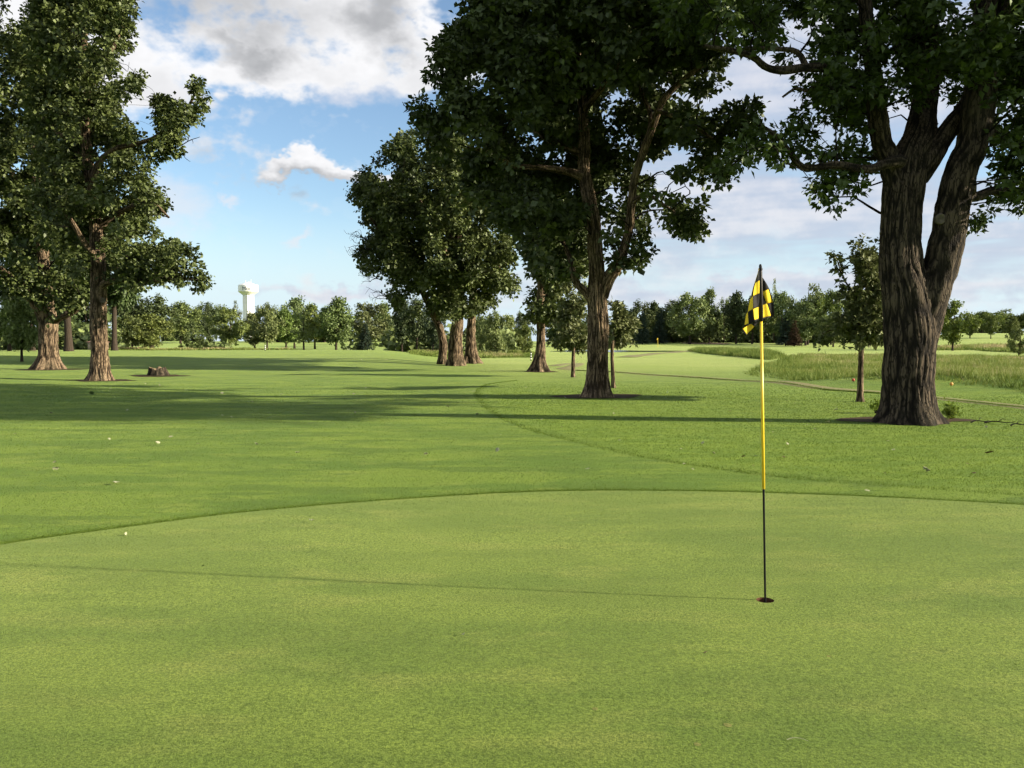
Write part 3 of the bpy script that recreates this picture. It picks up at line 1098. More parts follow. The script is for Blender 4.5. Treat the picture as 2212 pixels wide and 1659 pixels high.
# --- the big forked oak by the flag
bA = on_ground(1962, 913)
dA = bA[1]
trA = trunk_rows([(1960, 925, 102, 0), (1960, 880, 98, 0), (1961, 820, 99, 0), (1966, 720, 104, 0), (1958, 640, 98, 0.0), (1946, 575, 88, 0), (1946, 487, 80, 0), (1954, 400, 84, 0.05), (1966, 340, 70, 0.1), (1985, 300, 66, 0.3), (1996, 234, 52, 0.8), (2006, 150, 44, 1.2), (2000, 0, 36, 1.6), (1990, -250, 26, 2)], dA)
limbsA = [
    limb([(1988, 760, 54, 0.05), (2000, 680, 72, 0.0), (2020, 610, 72, -0.05), (2036, 560, 68, -0.1), (2052, 487, 67, -0.15), (2061, 432, 66, -0.2), (2079, 360, 64, -0.2), (2099, 317, 62, -0.2), (2114, 234, 64, -0.2), (2125, 108, 58, -0.1), (2134, 0, 48, 0), (2150, -200, 36, 0.2), (2160, -450, 22, 0.4)], dA),
    limb([(1945, 420, 56, 0.0), (1922, 345, 46, 0), (1906, 310, 42, -0.1), (1896, 250, 40, -0.3), (1885, 150, 34, -0.6), (1872, 40, 28, -0.8), (1850, -150, 20, -1)], dA),
    limb([(1985, 385, 40, 0.1), (2012, 340, 44, 0.12), (2040, 295, 40, 0.2), (2066, 258, 38, 0.25), (2092, 220, 34, 0.3), (2130, 130, 26, 0.8), (2170, 30, 20, 1.2)], dA),
    limb([(1960, 352, 34, 0.1), (1935, 350, 26, -0.25), (1908, 355, 22, -0.5), (1880, 366, 19, -0.7), (1845, 362, 17, -0.8), (1800, 356, 16, -0.9), (1742, 364, 15, -1.0), (1716, 345, 13, -1.1), (1700, 322, 11, -1.2), (1672, 290, 9, -1.3), (1630, 262, 6, -1.4)], dA),
    limb([(1888, 175, 26, -0.5), (1850, 165, 24, -0.8), (1790, 147, 20, -1.2), (1742, 146, 18, -1.4), (1690, 152, 17, -1.5), (1655, 145, 15, -1.6), (1625, 122, 14, -1.7), (1580, 110, 12, -1.8), (1520, 100, 8, -2.0)], dA),
    limb([(1742, 146, 14, -1.4), (1722, 112, 12, -1.3), (1680, 106, 10, -1.2), (1610, 104, 8, -1.0)], dA),
    limb([(1800, 150, 12, -1.2), (1775, 170, 9, -1.0), (1745, 196, 8, -0.9), (1720, 190, 6, -0.8), (1690, 210, 5, -0.7)], dA),
    limb([(2088, 420, 30, -0.1), (2110, 425, 22, 0.2), (2140, 412, 18, 0.5), (2162, 414, 14, 0.8), (2200, 380, 10, 1.2)], dA),
    limb([(2130, 280, 24, 0.0), (2165, 300, 18, 0.4), (2200, 318, 14, 0.8), (2260, 290, 8, 1.4)], dA),
    limb([(2130, 100, 30, 0), (2180, 10, 22, -0.4), (2240, -120, 14, -0.8)], dA),
]
polyA = [(1400, -160), (1425, 60), (1480, 125), (1560, 95), (1592, 112), (1640, 150), (1660, 175), (1648, 262), (1600, 318), (1572, 398), (1600, 402), (1628, 345), (1655, 352), (1668, 318), (1690, 362), (1722, 352), (1760, 368), (1748, 425), (1782, 445), (1806, 455), (1850, 425), (1876, 398), (1880, 340), (1905, 300), (1960, 285), (2050, 290), (2105, 300), (2140, 330), (2148, 400), (2098, 470), (2110, 520), (2145, 470), (2168, 425), (2190, 470), (2212, 440), (2300, 470), (2420, 300), (2420, -160)]
holesA = [(1700, 250, 12), (1765, 305, 10), (1685, 190, 10), (1835, 300, 7), (1580, 250, 9), (2180, 250, 9), (1750, 90, 7), (1938, 250, 24), (1950, 285, 16), (2035, 240, 16), (1603, 165, 34), (1640, 205, 14), (1720, 215, 12), (1945, 215, 14), (1690, 92, 8)]
lobA = lobes_in(polyA, 400, 19, 52, dA, (-2.6, 5.5), holesA, 11, clear=[([(1949, 487), (1957, 400), (1968, 340), (1980, 290)], 30), ([(2060, 432), (2078, 360), (2098, 300)], 26), ([(1906, 310), (1898, 270)], 12), ([(1880, 366), (1742, 364)], 5), ([(2020, 335), (2070, 260)], 10)])
g = np.random.default_rng(5)
u = rand_unit(120, g)
u[:, 2] = np.abs(u[:, 2])
upA = np.concatenate([np.array((bA[0] + 0.6, bA[1] + 2.2, 9.6)) + u * np.array((7.0, 4.0, 8.5)) * g.uniform(0.55, 1, (120, 1)), g.uniform(0.7, 1.3, (120, 1))], 1)
extA = np.array([(*at(X, Y, dA + dz), r * dA / F) for X, Y, r, dz in ((1900, 190, 34, -1), (1960, 150, 36, -1.2), (2020, 120, 38, -1.2), (1930, 110, 36, -1.3), (1985, 190, 26, -.9), (2090, 140, 34, -1.1), (1860, 120, 36, -1.2), (1800, 190, 30, -1), (1812, 432, 20, -1), (1790, 415, 20, -.9), (1836, 416, 20, -.9), (1770, 400, 22, -.8), (1800, 395, 24, -.9), (1850, 400, 20, -.7), (1820, 375, 20, -.4), (1675, 330, 26, -1.2), (1650, 318, 22, -1.3), (1700, 345, 16, -1.1), (1560, 370, 26, -1.4), (1590, 350, 24, -1.4), (1548, 388, 16, -1.4), (1575, 392, 12, -1.4), (1720, 310, 22, -.9), (1755, 335, 20, -.6), (1690, 300, 20, -1.2), (1640, 290, 22, -1.4), (1610, 320, 22, -1.4), (1860, 330, 26, -.3), (1840, 270, 30, -.2), (1790, 240, 32, 0), (1740, 260, 26, -.4), (1860, 220, 28, .4), (2118, 478, 16, .5), (2110, 502, 12, .5), (2132, 455, 18, .7), (2150, 430, 18, .8), (2190, 430, 20, 1), (2205, 455, 16, 1), (2160, 380, 26, .8), (2190, 340, 30, 1), (2170, 290, 30, .8), (2205, 250, 30, 1.2), (2145, 330, 18, .9), (2200, 190, 34, .6), (2180, 130, 36, .4))])
lobA = np.vstack([lobA, extA])
sideA = np.stack([g.uniform(11.6, 16.5, 70), g.uniform(14.0, 19.2, 70), g.uniform(6.2, 10.5, 70), g.uniform(0.6, 1.1, 70)], 1)  # unseen crown side beyond the frame, added to shade the limbs
upA = np.vstack([upA, sideA])
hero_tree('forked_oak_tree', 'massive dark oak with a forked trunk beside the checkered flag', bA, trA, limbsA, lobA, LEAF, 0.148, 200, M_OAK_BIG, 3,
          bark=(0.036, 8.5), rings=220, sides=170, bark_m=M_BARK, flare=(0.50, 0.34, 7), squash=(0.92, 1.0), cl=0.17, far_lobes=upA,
          scars=[(at(2031, 473, dA - 0.36), (0.1, -1, -0.05), 0.10), (at(2106, 403, dA - 0.2), (0.85, -0.5, 0), 0.09), (at(2143, 288, dA - 0.1), (0.9, -0.4, 0), 0.08)])

# --- the oak in the middle
bB = on_ground(1292, 857)
dB = bB[1]
trB = trunk_rows([(1291, 868, 52, 0), (1291, 837, 46, 0), (1291, 787, 43, 0), (1292, 712, 44, 0), (1290, 649, 40, 0), (1289, 587, 33, 0), (1285, 524, 30, 0), (1284, 490, 27, 0), (1273, 433, 27, 0.1), (1262, 367, 26, 0.3), (1262, 300, 23, 0.5), (1258, 220, 20, 0.7), (1245, 120, 17, 1.0), (1235, 0, 13, 1.2), (1230, -150, 8, 1.3)], dB)
limbsB = [
    limb([(1298, 640, 32, 0), (1312, 605, 29, -0.05), (1334, 572, 25, -0.1), (1350, 530, 20, -0.2), (1360, 487, 18, -0.3), (1364, 440, 17, -0.4), (1372, 383, 16, -0.5), (1400, 300, 16, -0.6), (1433, 217, 13, -0.8), (1485, 165, 11, -1.0), (1535, 130, 8, -1.2), (1590, 95, 5, -1.3)], dB),
    limb([(1284, 655, 24, 0), (1266, 632, 18, -0.1), (1246, 612, 16, -0.1), (1238, 590, 13, -0.15), (1232, 560, 10, 0.1), (1215, 520, 6, 0.4)], dB),
    limb([(1256, 380, 20, 0.2), (1215, 368, 15, 0.0), (1165, 362, 12, -0.4), (1110, 358, 11, -0.7), (1060, 330, 9, -1.0), (1010, 318, 5, -1.2)], dB),
    limb([(1256, 330, 18, 0.4), (1210, 315, 14, 0.6), (1180, 302, 12, 0.9), (1150, 280, 10, 1.2), (1090, 250, 8, 1.5), (1000, 215, 5, 2)], dB),
    limb([(1258, 240, 16, 0.6), (1300, 190, 14, 0.2), (1340, 130, 12, -0.2), (1390, 60, 10, -0.6), (1430, -30, 7, -1)], dB),
    limb([(1256, 210, 15, 0.7), (1200, 150, 12, 0.4), (1130, 90, 10, 0), (1060, 50, 7, -0.4)], dB),
    limb([(1400, 300, 11, -0.6), (1405, 250, 10, -0.3), (1385, 190, 8, 0.2), (1375, 100, 6, 0.6)], dB),
    limb([(1364, 440, 11, -0.4), (1395, 420, 9, -0.8), (1430, 440, 7, -1.0), (1470, 468, 5, -1.2)], dB),
    limb([(1420, 240, 10, -0.8), (1480, 260, 8, -1.2), (1540, 300, 6, -1.5)], dB),
]
polyB = [(1012, -140), (1003, 40), (962, 92), (928, 120), (926, 165), (903, 205), (892, 240), (910, 290), (935, 335), (975, 395), (1020, 450), (1080, 495), (1125, 520), (1150, 575), (1195, 605), (1240, 600), (1262, 560), (1275, 470), (1300, 470), (1318, 560), (1340, 590), (1388, 582), (1412, 540), (1410, 480), (1432, 470), (1440, 510), (1478, 525), (1515, 505), (1530, 455), (1505, 420), (1462, 412), (1430, 430), (1415, 400), (1440, 378), (1500, 388), (1548, 402), (1585, 350), (1622, 330), (1640, 262), (1610, 210), (1560, 180), (1560, -140)]
holesB = [(1445, 335, 16), (1422, 452, 8), (1335, 305, 12), (1150, 300, 9), (1345, 520, 8), (1425, 395, 14), (1480, 215, 12), (1330, 420, 12), (1395, 355, 10), (1500, 345, 10), (1350, 200, 9), (1440, 190, 9), (1100, 262, 8), (1215, 345, 7), (1310, 250, 8)]
extB = np.array([(*at(X, Y, dB + dz), r * dB / F) for X, Y, r, dz in ((1340, 570, 18, -.8), (1365, 550, 24, -.6), (1390, 530, 22, -.4), (1385, 562, 16, -.8), (1345, 530, 20, .6), (1400, 500, 18, -.3), (1330, 545, 14, .8), (1322, 515, 18, .9), (1375, 510, 20, .5), (1478, 470, 28, -1.2), (1500, 455, 22, -1.3), (1460, 450, 22, -1.0), (1490, 490, 24, -1.2), (1465, 488, 22, -1.4), (1512, 474, 14, -1.2), (1450, 470, 12, -1), (1200, 590, 20, .8), (1230, 572, 22, .6), (1220, 540, 24, .9), (1250, 530, 20, .7), (1190, 560, 22, 1), (1540, 385, 20, -1.4), (1560, 360, 24, -1.4), (1590, 330, 24, -1.3), (1520, 340, 24, -1.2), (1550, 310, 26, -1), (1480, 380, 16, -1), (1610, 290, 22, -1.2), (1500, 300, 22, -.6), (1440, 260, 22, .5), (1480, 240, 24, .6))])
lobB = lobes_in(polyB, 600, 16, 46, dB, (-4.2, 5.5), holesB, 12, xc=1230, half=420,
                clear=[([(1290, 640), (1285, 524), (1284, 490), (1273, 433), (1262, 367), (1260, 300), (1256, 220)], 16), ([(1334, 572), (1350, 530), (1360, 487), (1372, 383), (1400, 300), (1433, 217), (1485, 165)], 10), ([(1256, 380), (1165, 362), (1110, 358)], 6), ([(1256, 330), (1180, 302), (1150, 280)], 6)])
lobB = np.vstack([lobB, extB])
u = rand_unit(90, g)
u[:, 2] = np.abs(u[:, 2])
upB = np.concatenate([np.array((bB[0] - 0.5, bB[1] + 1.0, 12.0)) + u * np.array((5.6, 5.0, 6.5)) * g.uniform(0.5, 1, (90, 1)), g.uniform(0.7, 1.3, (90, 1))], 1)
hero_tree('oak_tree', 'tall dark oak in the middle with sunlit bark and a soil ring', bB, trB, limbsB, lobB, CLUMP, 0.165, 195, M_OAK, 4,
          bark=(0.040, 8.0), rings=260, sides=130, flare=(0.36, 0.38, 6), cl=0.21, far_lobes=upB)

# --- the two oaks on the left
bC = on_ground(216, 822)
dC = bC[1]
trC = trunk_rows([(216, 830, 42, 0), (216, 805, 37, 0), (215, 760, 34, 0), (212, 700, 33, 0), (213, 630, 32, 0), (212, 560, 28, 0), (206, 480, 25, 0.2), (196, 400, 22, 0.4), (188, 330, 19, 0.6), (180, 230, 16, 0.8), (182, 120, 12, 1), (185, -20, 9, 1.2)], dC)
limbsC = [
    limb([(214, 620, 20, 0), (240, 608, 13, -0.3), (290, 604, 10, -0.6), (340, 606, 8, -0.9), (380, 600, 6, -1.2), (430, 606, 4, -1.4)], dC),
    limb([(208, 500, 16, 0.2), (240, 470, 12, 0), (290, 445, 10, -0.4), (330, 440, 7, -0.8), (365, 470, 4, -1)], dC),
    limb([(196, 400, 16, 0.4), (215, 350, 13, 0.2), (255, 320, 11, 0), (300, 310, 9, -0.3), (345, 290, 8, -0.5), (370, 255, 7, -0.7), (400, 240, 6, -0.8), (425, 195, 4, -0.9)], dC),
    limb([(190, 350, 14, 0.6), (160, 320, 12, 0.9), (120, 280, 10, 1.2), (60, 220, 7, 1.6)], dC),
    limb([(184, 270, 13, 0.7), (200, 180, 11, 0.3), (240, 110, 9, 0), (270, 40, 6, -0.3)], dC),
    limb([(212, 560, 14, 0), (180, 520, 11, -0.6), (150, 470, 9, -1.2), (110, 420, 6, -1.6)], dC),
]
polyC = [(60, -140), (284, -140), (283, 15), (276, 60), (288, 85), (254, 110), (256, 135), (300, 138), (313, 162), (297, 207), (262, 230), (246, 250), (278, 275), (305, 298), (330, 290), (352, 285), (328, 250), (330, 218), (360, 208), (395, 222), (408, 185), (428, 165), (445, 182), (440, 212), (448, 246), (425, 268), (390, 278), (386, 328), (356, 342), (352, 375), (322, 385), (330, 397), (360, 405), (374, 467), (376, 500), (340, 500), (360, 520), (416, 528), (426, 568), (453, 602), (438, 624), (400, 614), (350, 612), (270, 632), (225, 600), (190, 640), (150, 600), (80, 500)]
holesC = [(150, 190, 7), (232, 180, 7), (120, 330, 6), (265, 420, 7), (300, 520, 8), (225, 352, 10), (340, 480, 12), (352, 508, 10), (205, 75, 6), (300, 345, 5)]
extC = np.array([(*at(X, Y, dC + dz), r * dC / F) for X, Y, r, dz in ((430, 604, 14, -1.4), (415, 590, 20, -1.2), (405, 560, 22, -1.0), (380, 590, 22, -1.1), (385, 545, 20, -0.8), (355, 580, 24, -0.9), (350, 550, 24, -0.6), (325, 590, 22, -0.8), (300, 570, 26, -0.6), (290, 600, 22, -0.7), (265, 590, 24, -0.4), (440, 612, 9, -1.4), (395, 606, 14, -1.2), (430, 185, 13, -0.9), (434, 225, 17, -0.8), (415, 245, 18, -0.8), (425, 205, 15, -0.9), (395, 250, 20, -0.7), (362, 235, 24, -0.7), (350, 262, 18, -0.6), (372, 290, 22, -0.5), (350, 318, 24, -0.5), (372, 320, 16, -0.6), (300, 165, 12, -0.4), (292, 190, 12, -0.4))])
lobC = lobes_in(polyC, 600, 10, 30, dC, (-4.5, 5.5), holesC, 13, xc=190, half=280, bites=40, clear=[([(212, 610), (212, 560)], 6), ([(192, 370), (188, 330), (182, 250)], 4), ([(196, 400), (215, 350), (255, 320), (300, 310), (345, 290)], 5), ([(190, 350), (160, 320), (120, 280)], 5), ([(212, 560), (180, 520), (150, 470)], 5), ([(208, 500), (240, 470), (290, 445)], 5)])
u = rand_unit(40, g)
u[:, 2] = np.abs(u[:, 2])
lobC = np.vstack([lobC, extC])
upC = np.concatenate([np.array((bC[0] - 0.6, bC[1] + 1.0, 16.0)) + u * np.array((4.0, 4.0, 4.5)) * g.uniform(0.5, 1, (40, 1)), g.uniform(0.7, 1.3, (40, 1))], 1)
bare = []
a0 = at(378, 319, dC - 0.6)
for rows in ([(378, 319, 3), (395, 312, 2.4), (410, 303, 2.0), (432, 296, 0.9)], [(405, 305, 2), (408, 294, 1.4), (402, 288, 0.8)], [(393, 313, 2), (396, 326, 1.6), (399, 340, 1.3), (411, 349, 0.8)], [(414, 301, 1.5), (417, 307, 1.0), (416, 310, .7)], [(430, 230, 2), (448, 222, 1.3), (450, 216, 0.8)], [(262, 108, 2), (280, 107, 1.5), (287, 96, 0.8)], [(258, 140, 2), (270, 150, 1.5), (276, 154, 1), (279, 134, .7)]):
    bare.append(limb([(X, Y, wd, -0.6) for X, Y, wd in rows], dC))
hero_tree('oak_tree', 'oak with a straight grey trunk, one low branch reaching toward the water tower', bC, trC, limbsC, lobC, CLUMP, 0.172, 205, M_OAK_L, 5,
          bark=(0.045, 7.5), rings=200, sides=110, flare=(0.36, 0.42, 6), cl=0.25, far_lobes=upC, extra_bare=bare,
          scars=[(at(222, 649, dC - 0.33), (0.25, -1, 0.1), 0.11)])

bD = on_ground(105, 798)
dD = bD[1]
trD = trunk_rows([(105, 806, 46, 0), (105, 780, 38, 0), (105, 740, 36, 0), (105, 700, 36, 0), (100, 665, 33, 0), (98, 620, 24, 0.2), (94, 560, 22, 0.4), (86, 480, 20, 0.6), (78, 380, 17, 0.8), (70, 250, 13, 1), (66, 100, 9, 1)], dD)
limbsD = [
    limb([(96, 690, 26, 0), (78, 660, 21, -0.3), (48, 622, 18, -0.6), (10, 590, 16, -0.9), (-40, 560, 12, -1.2), (-90, 520, 8, -1.5)], dD),
    limb([(112, 695, 20, 0), (128, 688, 13, -0.3), (150, 679, 10, -0.5), (168, 668, 8, -0.7), (182, 650, 5, -0.9)], dD),
    limb([(92, 540, 14, 0.4), (130, 500, 12, 0.2), (170, 440, 9, 0), (190, 380, 6, -0.3)], dD),
    limb([(84, 460, 14, 0.6), (40, 400, 12, 0.3), (0, 330, 9, 0), (-50, 260, 6, -0.4)], dD),
]
polyD = [(-220, -140), (150, -140), (170, 60), (180, 250), (215, 420), (215, 560), (196, 640), (178, 672), (150, 660), (128, 640), (118, 600), (90, 640), (70, 600), (30, 585), (-20, 610), (-100, 620), (-220, 500)]
extD = np.array([(*at(X, Y, dD + dz), r * dD / F) for X, Y, r, dz in ((140, 640, 17, -1), (125, 660, 13, -1.2), (150, 660, 12, -1.0), (88, 640, 18, -1), (64, 628, 18, -1.4), (36, 612, 20, -1.6), (8, 600, 22, -1.8), (-25, 590, 22, -1.8), (168, 655, 12, -1), (180, 640, 14, -1), (20, 636, 15, -1.2), (95, 600, 20, -1.4), (130, 610, 20, -1.2), (160, 620, 18, -0.8), (60, 590, 22, -1.4), (112, 690, 7, -0.9), (92, 668, 9, -1.0))])
lobD = lobes_in(polyD, 520, 10, 30, dD, (-6, 7), [(20, 18, 22)], 14, xc=30, half=270)
lobD = np.vstack([lobD, extD])
hero_tree('oak_tree', 'stout oak with a sunlit trunk and a low broken side limb, leftmost large trunk', bD, trD, limbsD, lobD, CLUMP, 0.225, 125, M_OAK_L, 6,
          bark=(0.05, 7.0), rings=170, sides=90, flare=(0.55, 0.55, 6), cl=0.28, scars=[(at(110, 678, dD - 0.5), (0.2, -1, 0.1), 0.12)])

# --- the group of three in the centre and the ivy-clad one beside it
polyI = [(890, 278), (868, 297), (825, 327), (785, 367), (765, 400), (755, 450), (757, 482), (775, 505), (772, 548), (792, 592), (815, 616), (836, 642), (850, 668), (900, 684), (945, 694), (980, 690), (1010, 682), (1040, 676), (1075, 662), (1100, 660), (1126, 640), (1118, 600), (1105, 560), (1110, 500), (1090, 420), (1040, 350), (985, 290), (930, 260)]
holesI = [(790, 495, 8), (835, 610, 8)]
bI = [on_ground(955, 787), on_ground(985, 790), on_ground(1018, 785)]
lobI = lobes_in(polyI, 460, 9, 27, 55.0, (-5, 6), holesI, 15, xc=940, half=200)
nearI = np.argmin(np.abs(lobI[:, None, 0] / lobI[:, None, 1] - (np.array([900.0, 985.0, 1070.0])[None] - CX) / F) + np.random.default_rng(3).uniform(0, 0.03, (len(lobI), 3)), axis=1)
trI = [trunk_rows([(955, 793, 24, 0), (956, 770, 18, 0), (957, 740, 17, 0), (951, 712, 16, 0), (942, 690, 15, 0), (925, 655, 13, 0), (900, 600, 12, 0), (875, 520, 9, 0), (860, 420, 6, 0)], bI[0][1]),
       trunk_rows([(985, 797, 40, 0), (984, 775, 33, 0), (984, 740, 29, 0), (988, 700, 25, 0), (990, 650, 22, 0), (992, 560, 17, 0), (985, 450, 12, 0), (970, 340, 7, 0)], bI[1][1]),
       trunk_rows([(1018, 791, 40, 0), (1018, 770, 28, 0), (1017, 740, 21, 0), (1018, 700, 18, 0), (1021, 650, 16, 0), (1028, 560, 13, 0), (1045, 470, 9, 0), (1050, 390, 6, 0)], bI[2][1])]
limI = [[limb([(900, 600, 9, 0), (850, 540, 7, -1), (800, 470, 4, -2)], 56)], [limb([(990, 620, 12, 0), (960, 540, 9, -2), (900, 420, 5, -3)], 55)], [limb([(1024, 610, 9, 0), (1070, 580, 7, 1), (1110, 560, 4, 1)], 57)]]
labI = ['slim leaning oak, left trunk of the group of three', 'thick oak, middle trunk of the group of three', 'oak with a hollow split base, right trunk of the group of three']
bareI = []
g2 = np.random.default_rng(9)
for X, Y in ((790, 540), (800, 560), (810, 600), (830, 640), (785, 515), (812, 580)):
    p0 = (X, Y)
    for q in range(4):
        ex, ey = X - g2.uniform(18, 42), Y + g2.uniform(-26, 20)
        row = [(X + 10 + (ex - X - 10) * t + g2.normal(0, 2.2), Y + (ey - Y) * t + g2.normal(0, 3.0), 1.4 * (1 - t) + 0.45, 0) for t in np.linspace(0, 1, 6)]
        bareI.append(limb(row, 54))
        for t in (2, 3, 4):
            x0, y0 = row[t][0], row[t][1]
            bareI.append(limb([(x0, y0, 0.8, 0), (x0 - g2.uniform(2, 6), y0 + g2.normal(0, 4), 0.6, 0), (x0 - g2.uniform(7, 13), y0 + g2.normal(0, 7), 0.4, 0)], 54))
for k in range(3):
    hero_tree('oak_tree', labI[k], bI[k], trI[k], limI[k], lobI[nearI == k], CLUMP, 0.245, 100, M_OAK_L, 20 + k, bark=(0.05, 6.0), rings=110, sides=64,
              flare=((0.15, 0.4, 5), (0.25, 0.5, 6), (0.5, 0.5, 5))[k], cl=0.30, group='oaks in the group of three', extra_bare=bareI if k == 0 else (),
              hollow=(-2.2, 0.30, 1.9, 0.45) if k == 2 else None)

bJ = on_ground(1166, 802)
dJ = bJ[1]
polyJ = [(1112, 505), (1130, 450), (1180, 420), (1260, 440), (1290, 520), (1296, 600), (1262, 640), (1222, 655), (1218, 690), (1232, 728), (1205, 752), (1172, 745), (1146, 735), (1152, 700), (1126, 668), (1130, 642), (1148, 628), (1122, 592), (1138, 560)]
lobJ = lobes_in(polyJ, 90, 15, 34, dJ, (-2.2, 3), [(1118, 560, 10)], 16, xc=1195, half=110)
hero_tree('oak_tree', 'oak with leaves down its trunk and a hollow flared base', bJ,
          trunk_rows([(1166, 808, 40, 0), (1166, 780, 24, 0), (1168, 745, 19, 0), (1168, 690, 17, 0), (1168, 620, 15, 0), (1172, 540, 12, 0), (1180, 460, 8, 0), (1188, 380, 5, 0)], dJ),
          [limb([(1170, 640, 9, 0), (1205, 600, 7, 0.5), (1250, 560, 4, 1)], dJ), limb([(1172, 560, 8, 0), (1140, 520, 6, -.5), (1125, 500, 3, -1)], dJ)],
          lobJ, CLUMP, 0.24, 80, M_OAK_L, 30, bark=(0.045, 6.0), rings=110, sides=64, flare=(0.45, 0.55, 6), cl=0.26, hollow=(-1.35, 0.33, 0.85, 0.5))

# --- young trees
for (bx, by, rows, poly, nl, lab, sz, per, holes, mat, sd) in (
        (1238, 815, [(1238, 819, 9, 0), (1238, 790, 8, 0), (1239, 740, 7, 0), (1239, 690, 5, 0), (1238, 640, 3, 0)],
         [(1196, 650), (1215, 622), (1236, 606), (1256, 630), (1270, 690), (1272, 735), (1258, 772), (1248, 792), (1238, 770), (1226, 783), (1214, 768), (1190, 752), (1184, 700)], 46,
         'young tree with a thin trunk close left of the middle oak', 0.20, 220, [], M_YOUNG, 41),
        (1325, 838, [(1325, 842, 10, 0), (1324, 810, 8, 0), (1322, 760, 7, 0), (1328, 700, 5, 0), (1335, 650, 3, 0)],
         [(1318, 655), (1334, 630), (1352, 634), (1368, 668), (1376, 716), (1370, 752), (1352, 780), (1336, 800), (1326, 778), (1314, 770), (1306, 720), (1310, 680)], 40,
         'young tree with pale leaves close right of the middle oak', 0.175, 260, [], M_YOUNG, 42),
        (1858, 868, [(1858, 873, 17, 0), (1858, 845, 13, 0), (1859, 800, 12, 0), (1861, 740, 10, 0), (1864, 690, 8, 0), (1872, 640, 6, 0), (1878, 590, 4, 0), (1882, 540, 2.5, 0)],
         [(1782, 545), (1792, 518), (1815, 516), (1824, 545), (1842, 570), (1850, 520), (1880, 508), (1912, 512), (1930, 560), (1935, 660), (1930, 740), (1905, 765), (1880, 778), (1868, 768), (1852, 766), (1838, 752), (1800, 745), (1768, 752), (1765, 735), (1790, 700), (1802, 678), (1845, 672), (1810, 662), (1800, 625), (1818, 590), (1785, 580)], 150,
         'young tree with a gappy crown close left of the forked oak', 0.15, 270, [(1838, 606, 16), (1836, 560, 8), (1815, 668, 7)], M_YOUNG, 43)):
    b = on_ground(bx, by)
    lo = lobes_in(poly, nl, 9, 24, b[1], (-1.1, 0.25) if sd == 43 else (-1.0, 1.0), holes, sd)
    tr = trunk_rows(rows, b[1], -0.1)
    lim = []
    if sd == 43:
        lim = [limb([(1861, 740, 6, 0), (1835, 715, 5, -.2), (1800, 712, 3, -.4), (1775, 722, 2, -.5)], b[1]), limb([(1864, 690, 6, 0), (1845, 640, 4.5, -.1), (1822, 600, 3.5, -.2), (1806, 555, 2.2, -.3)], b[1]),
               limb([(1862, 720, 6, 0), (1890, 690, 5, .2), (1910, 640, 3, .3)], b[1])]
    hero_tree('young_tree', lab, b, tr, lim, lo, LEAF, sz, per, mat, sd, bark=(0.010, 5.0), rings=60, sides=24, flare=(0.04, 0.15, 5), cl=0.13, tint0=0.5)


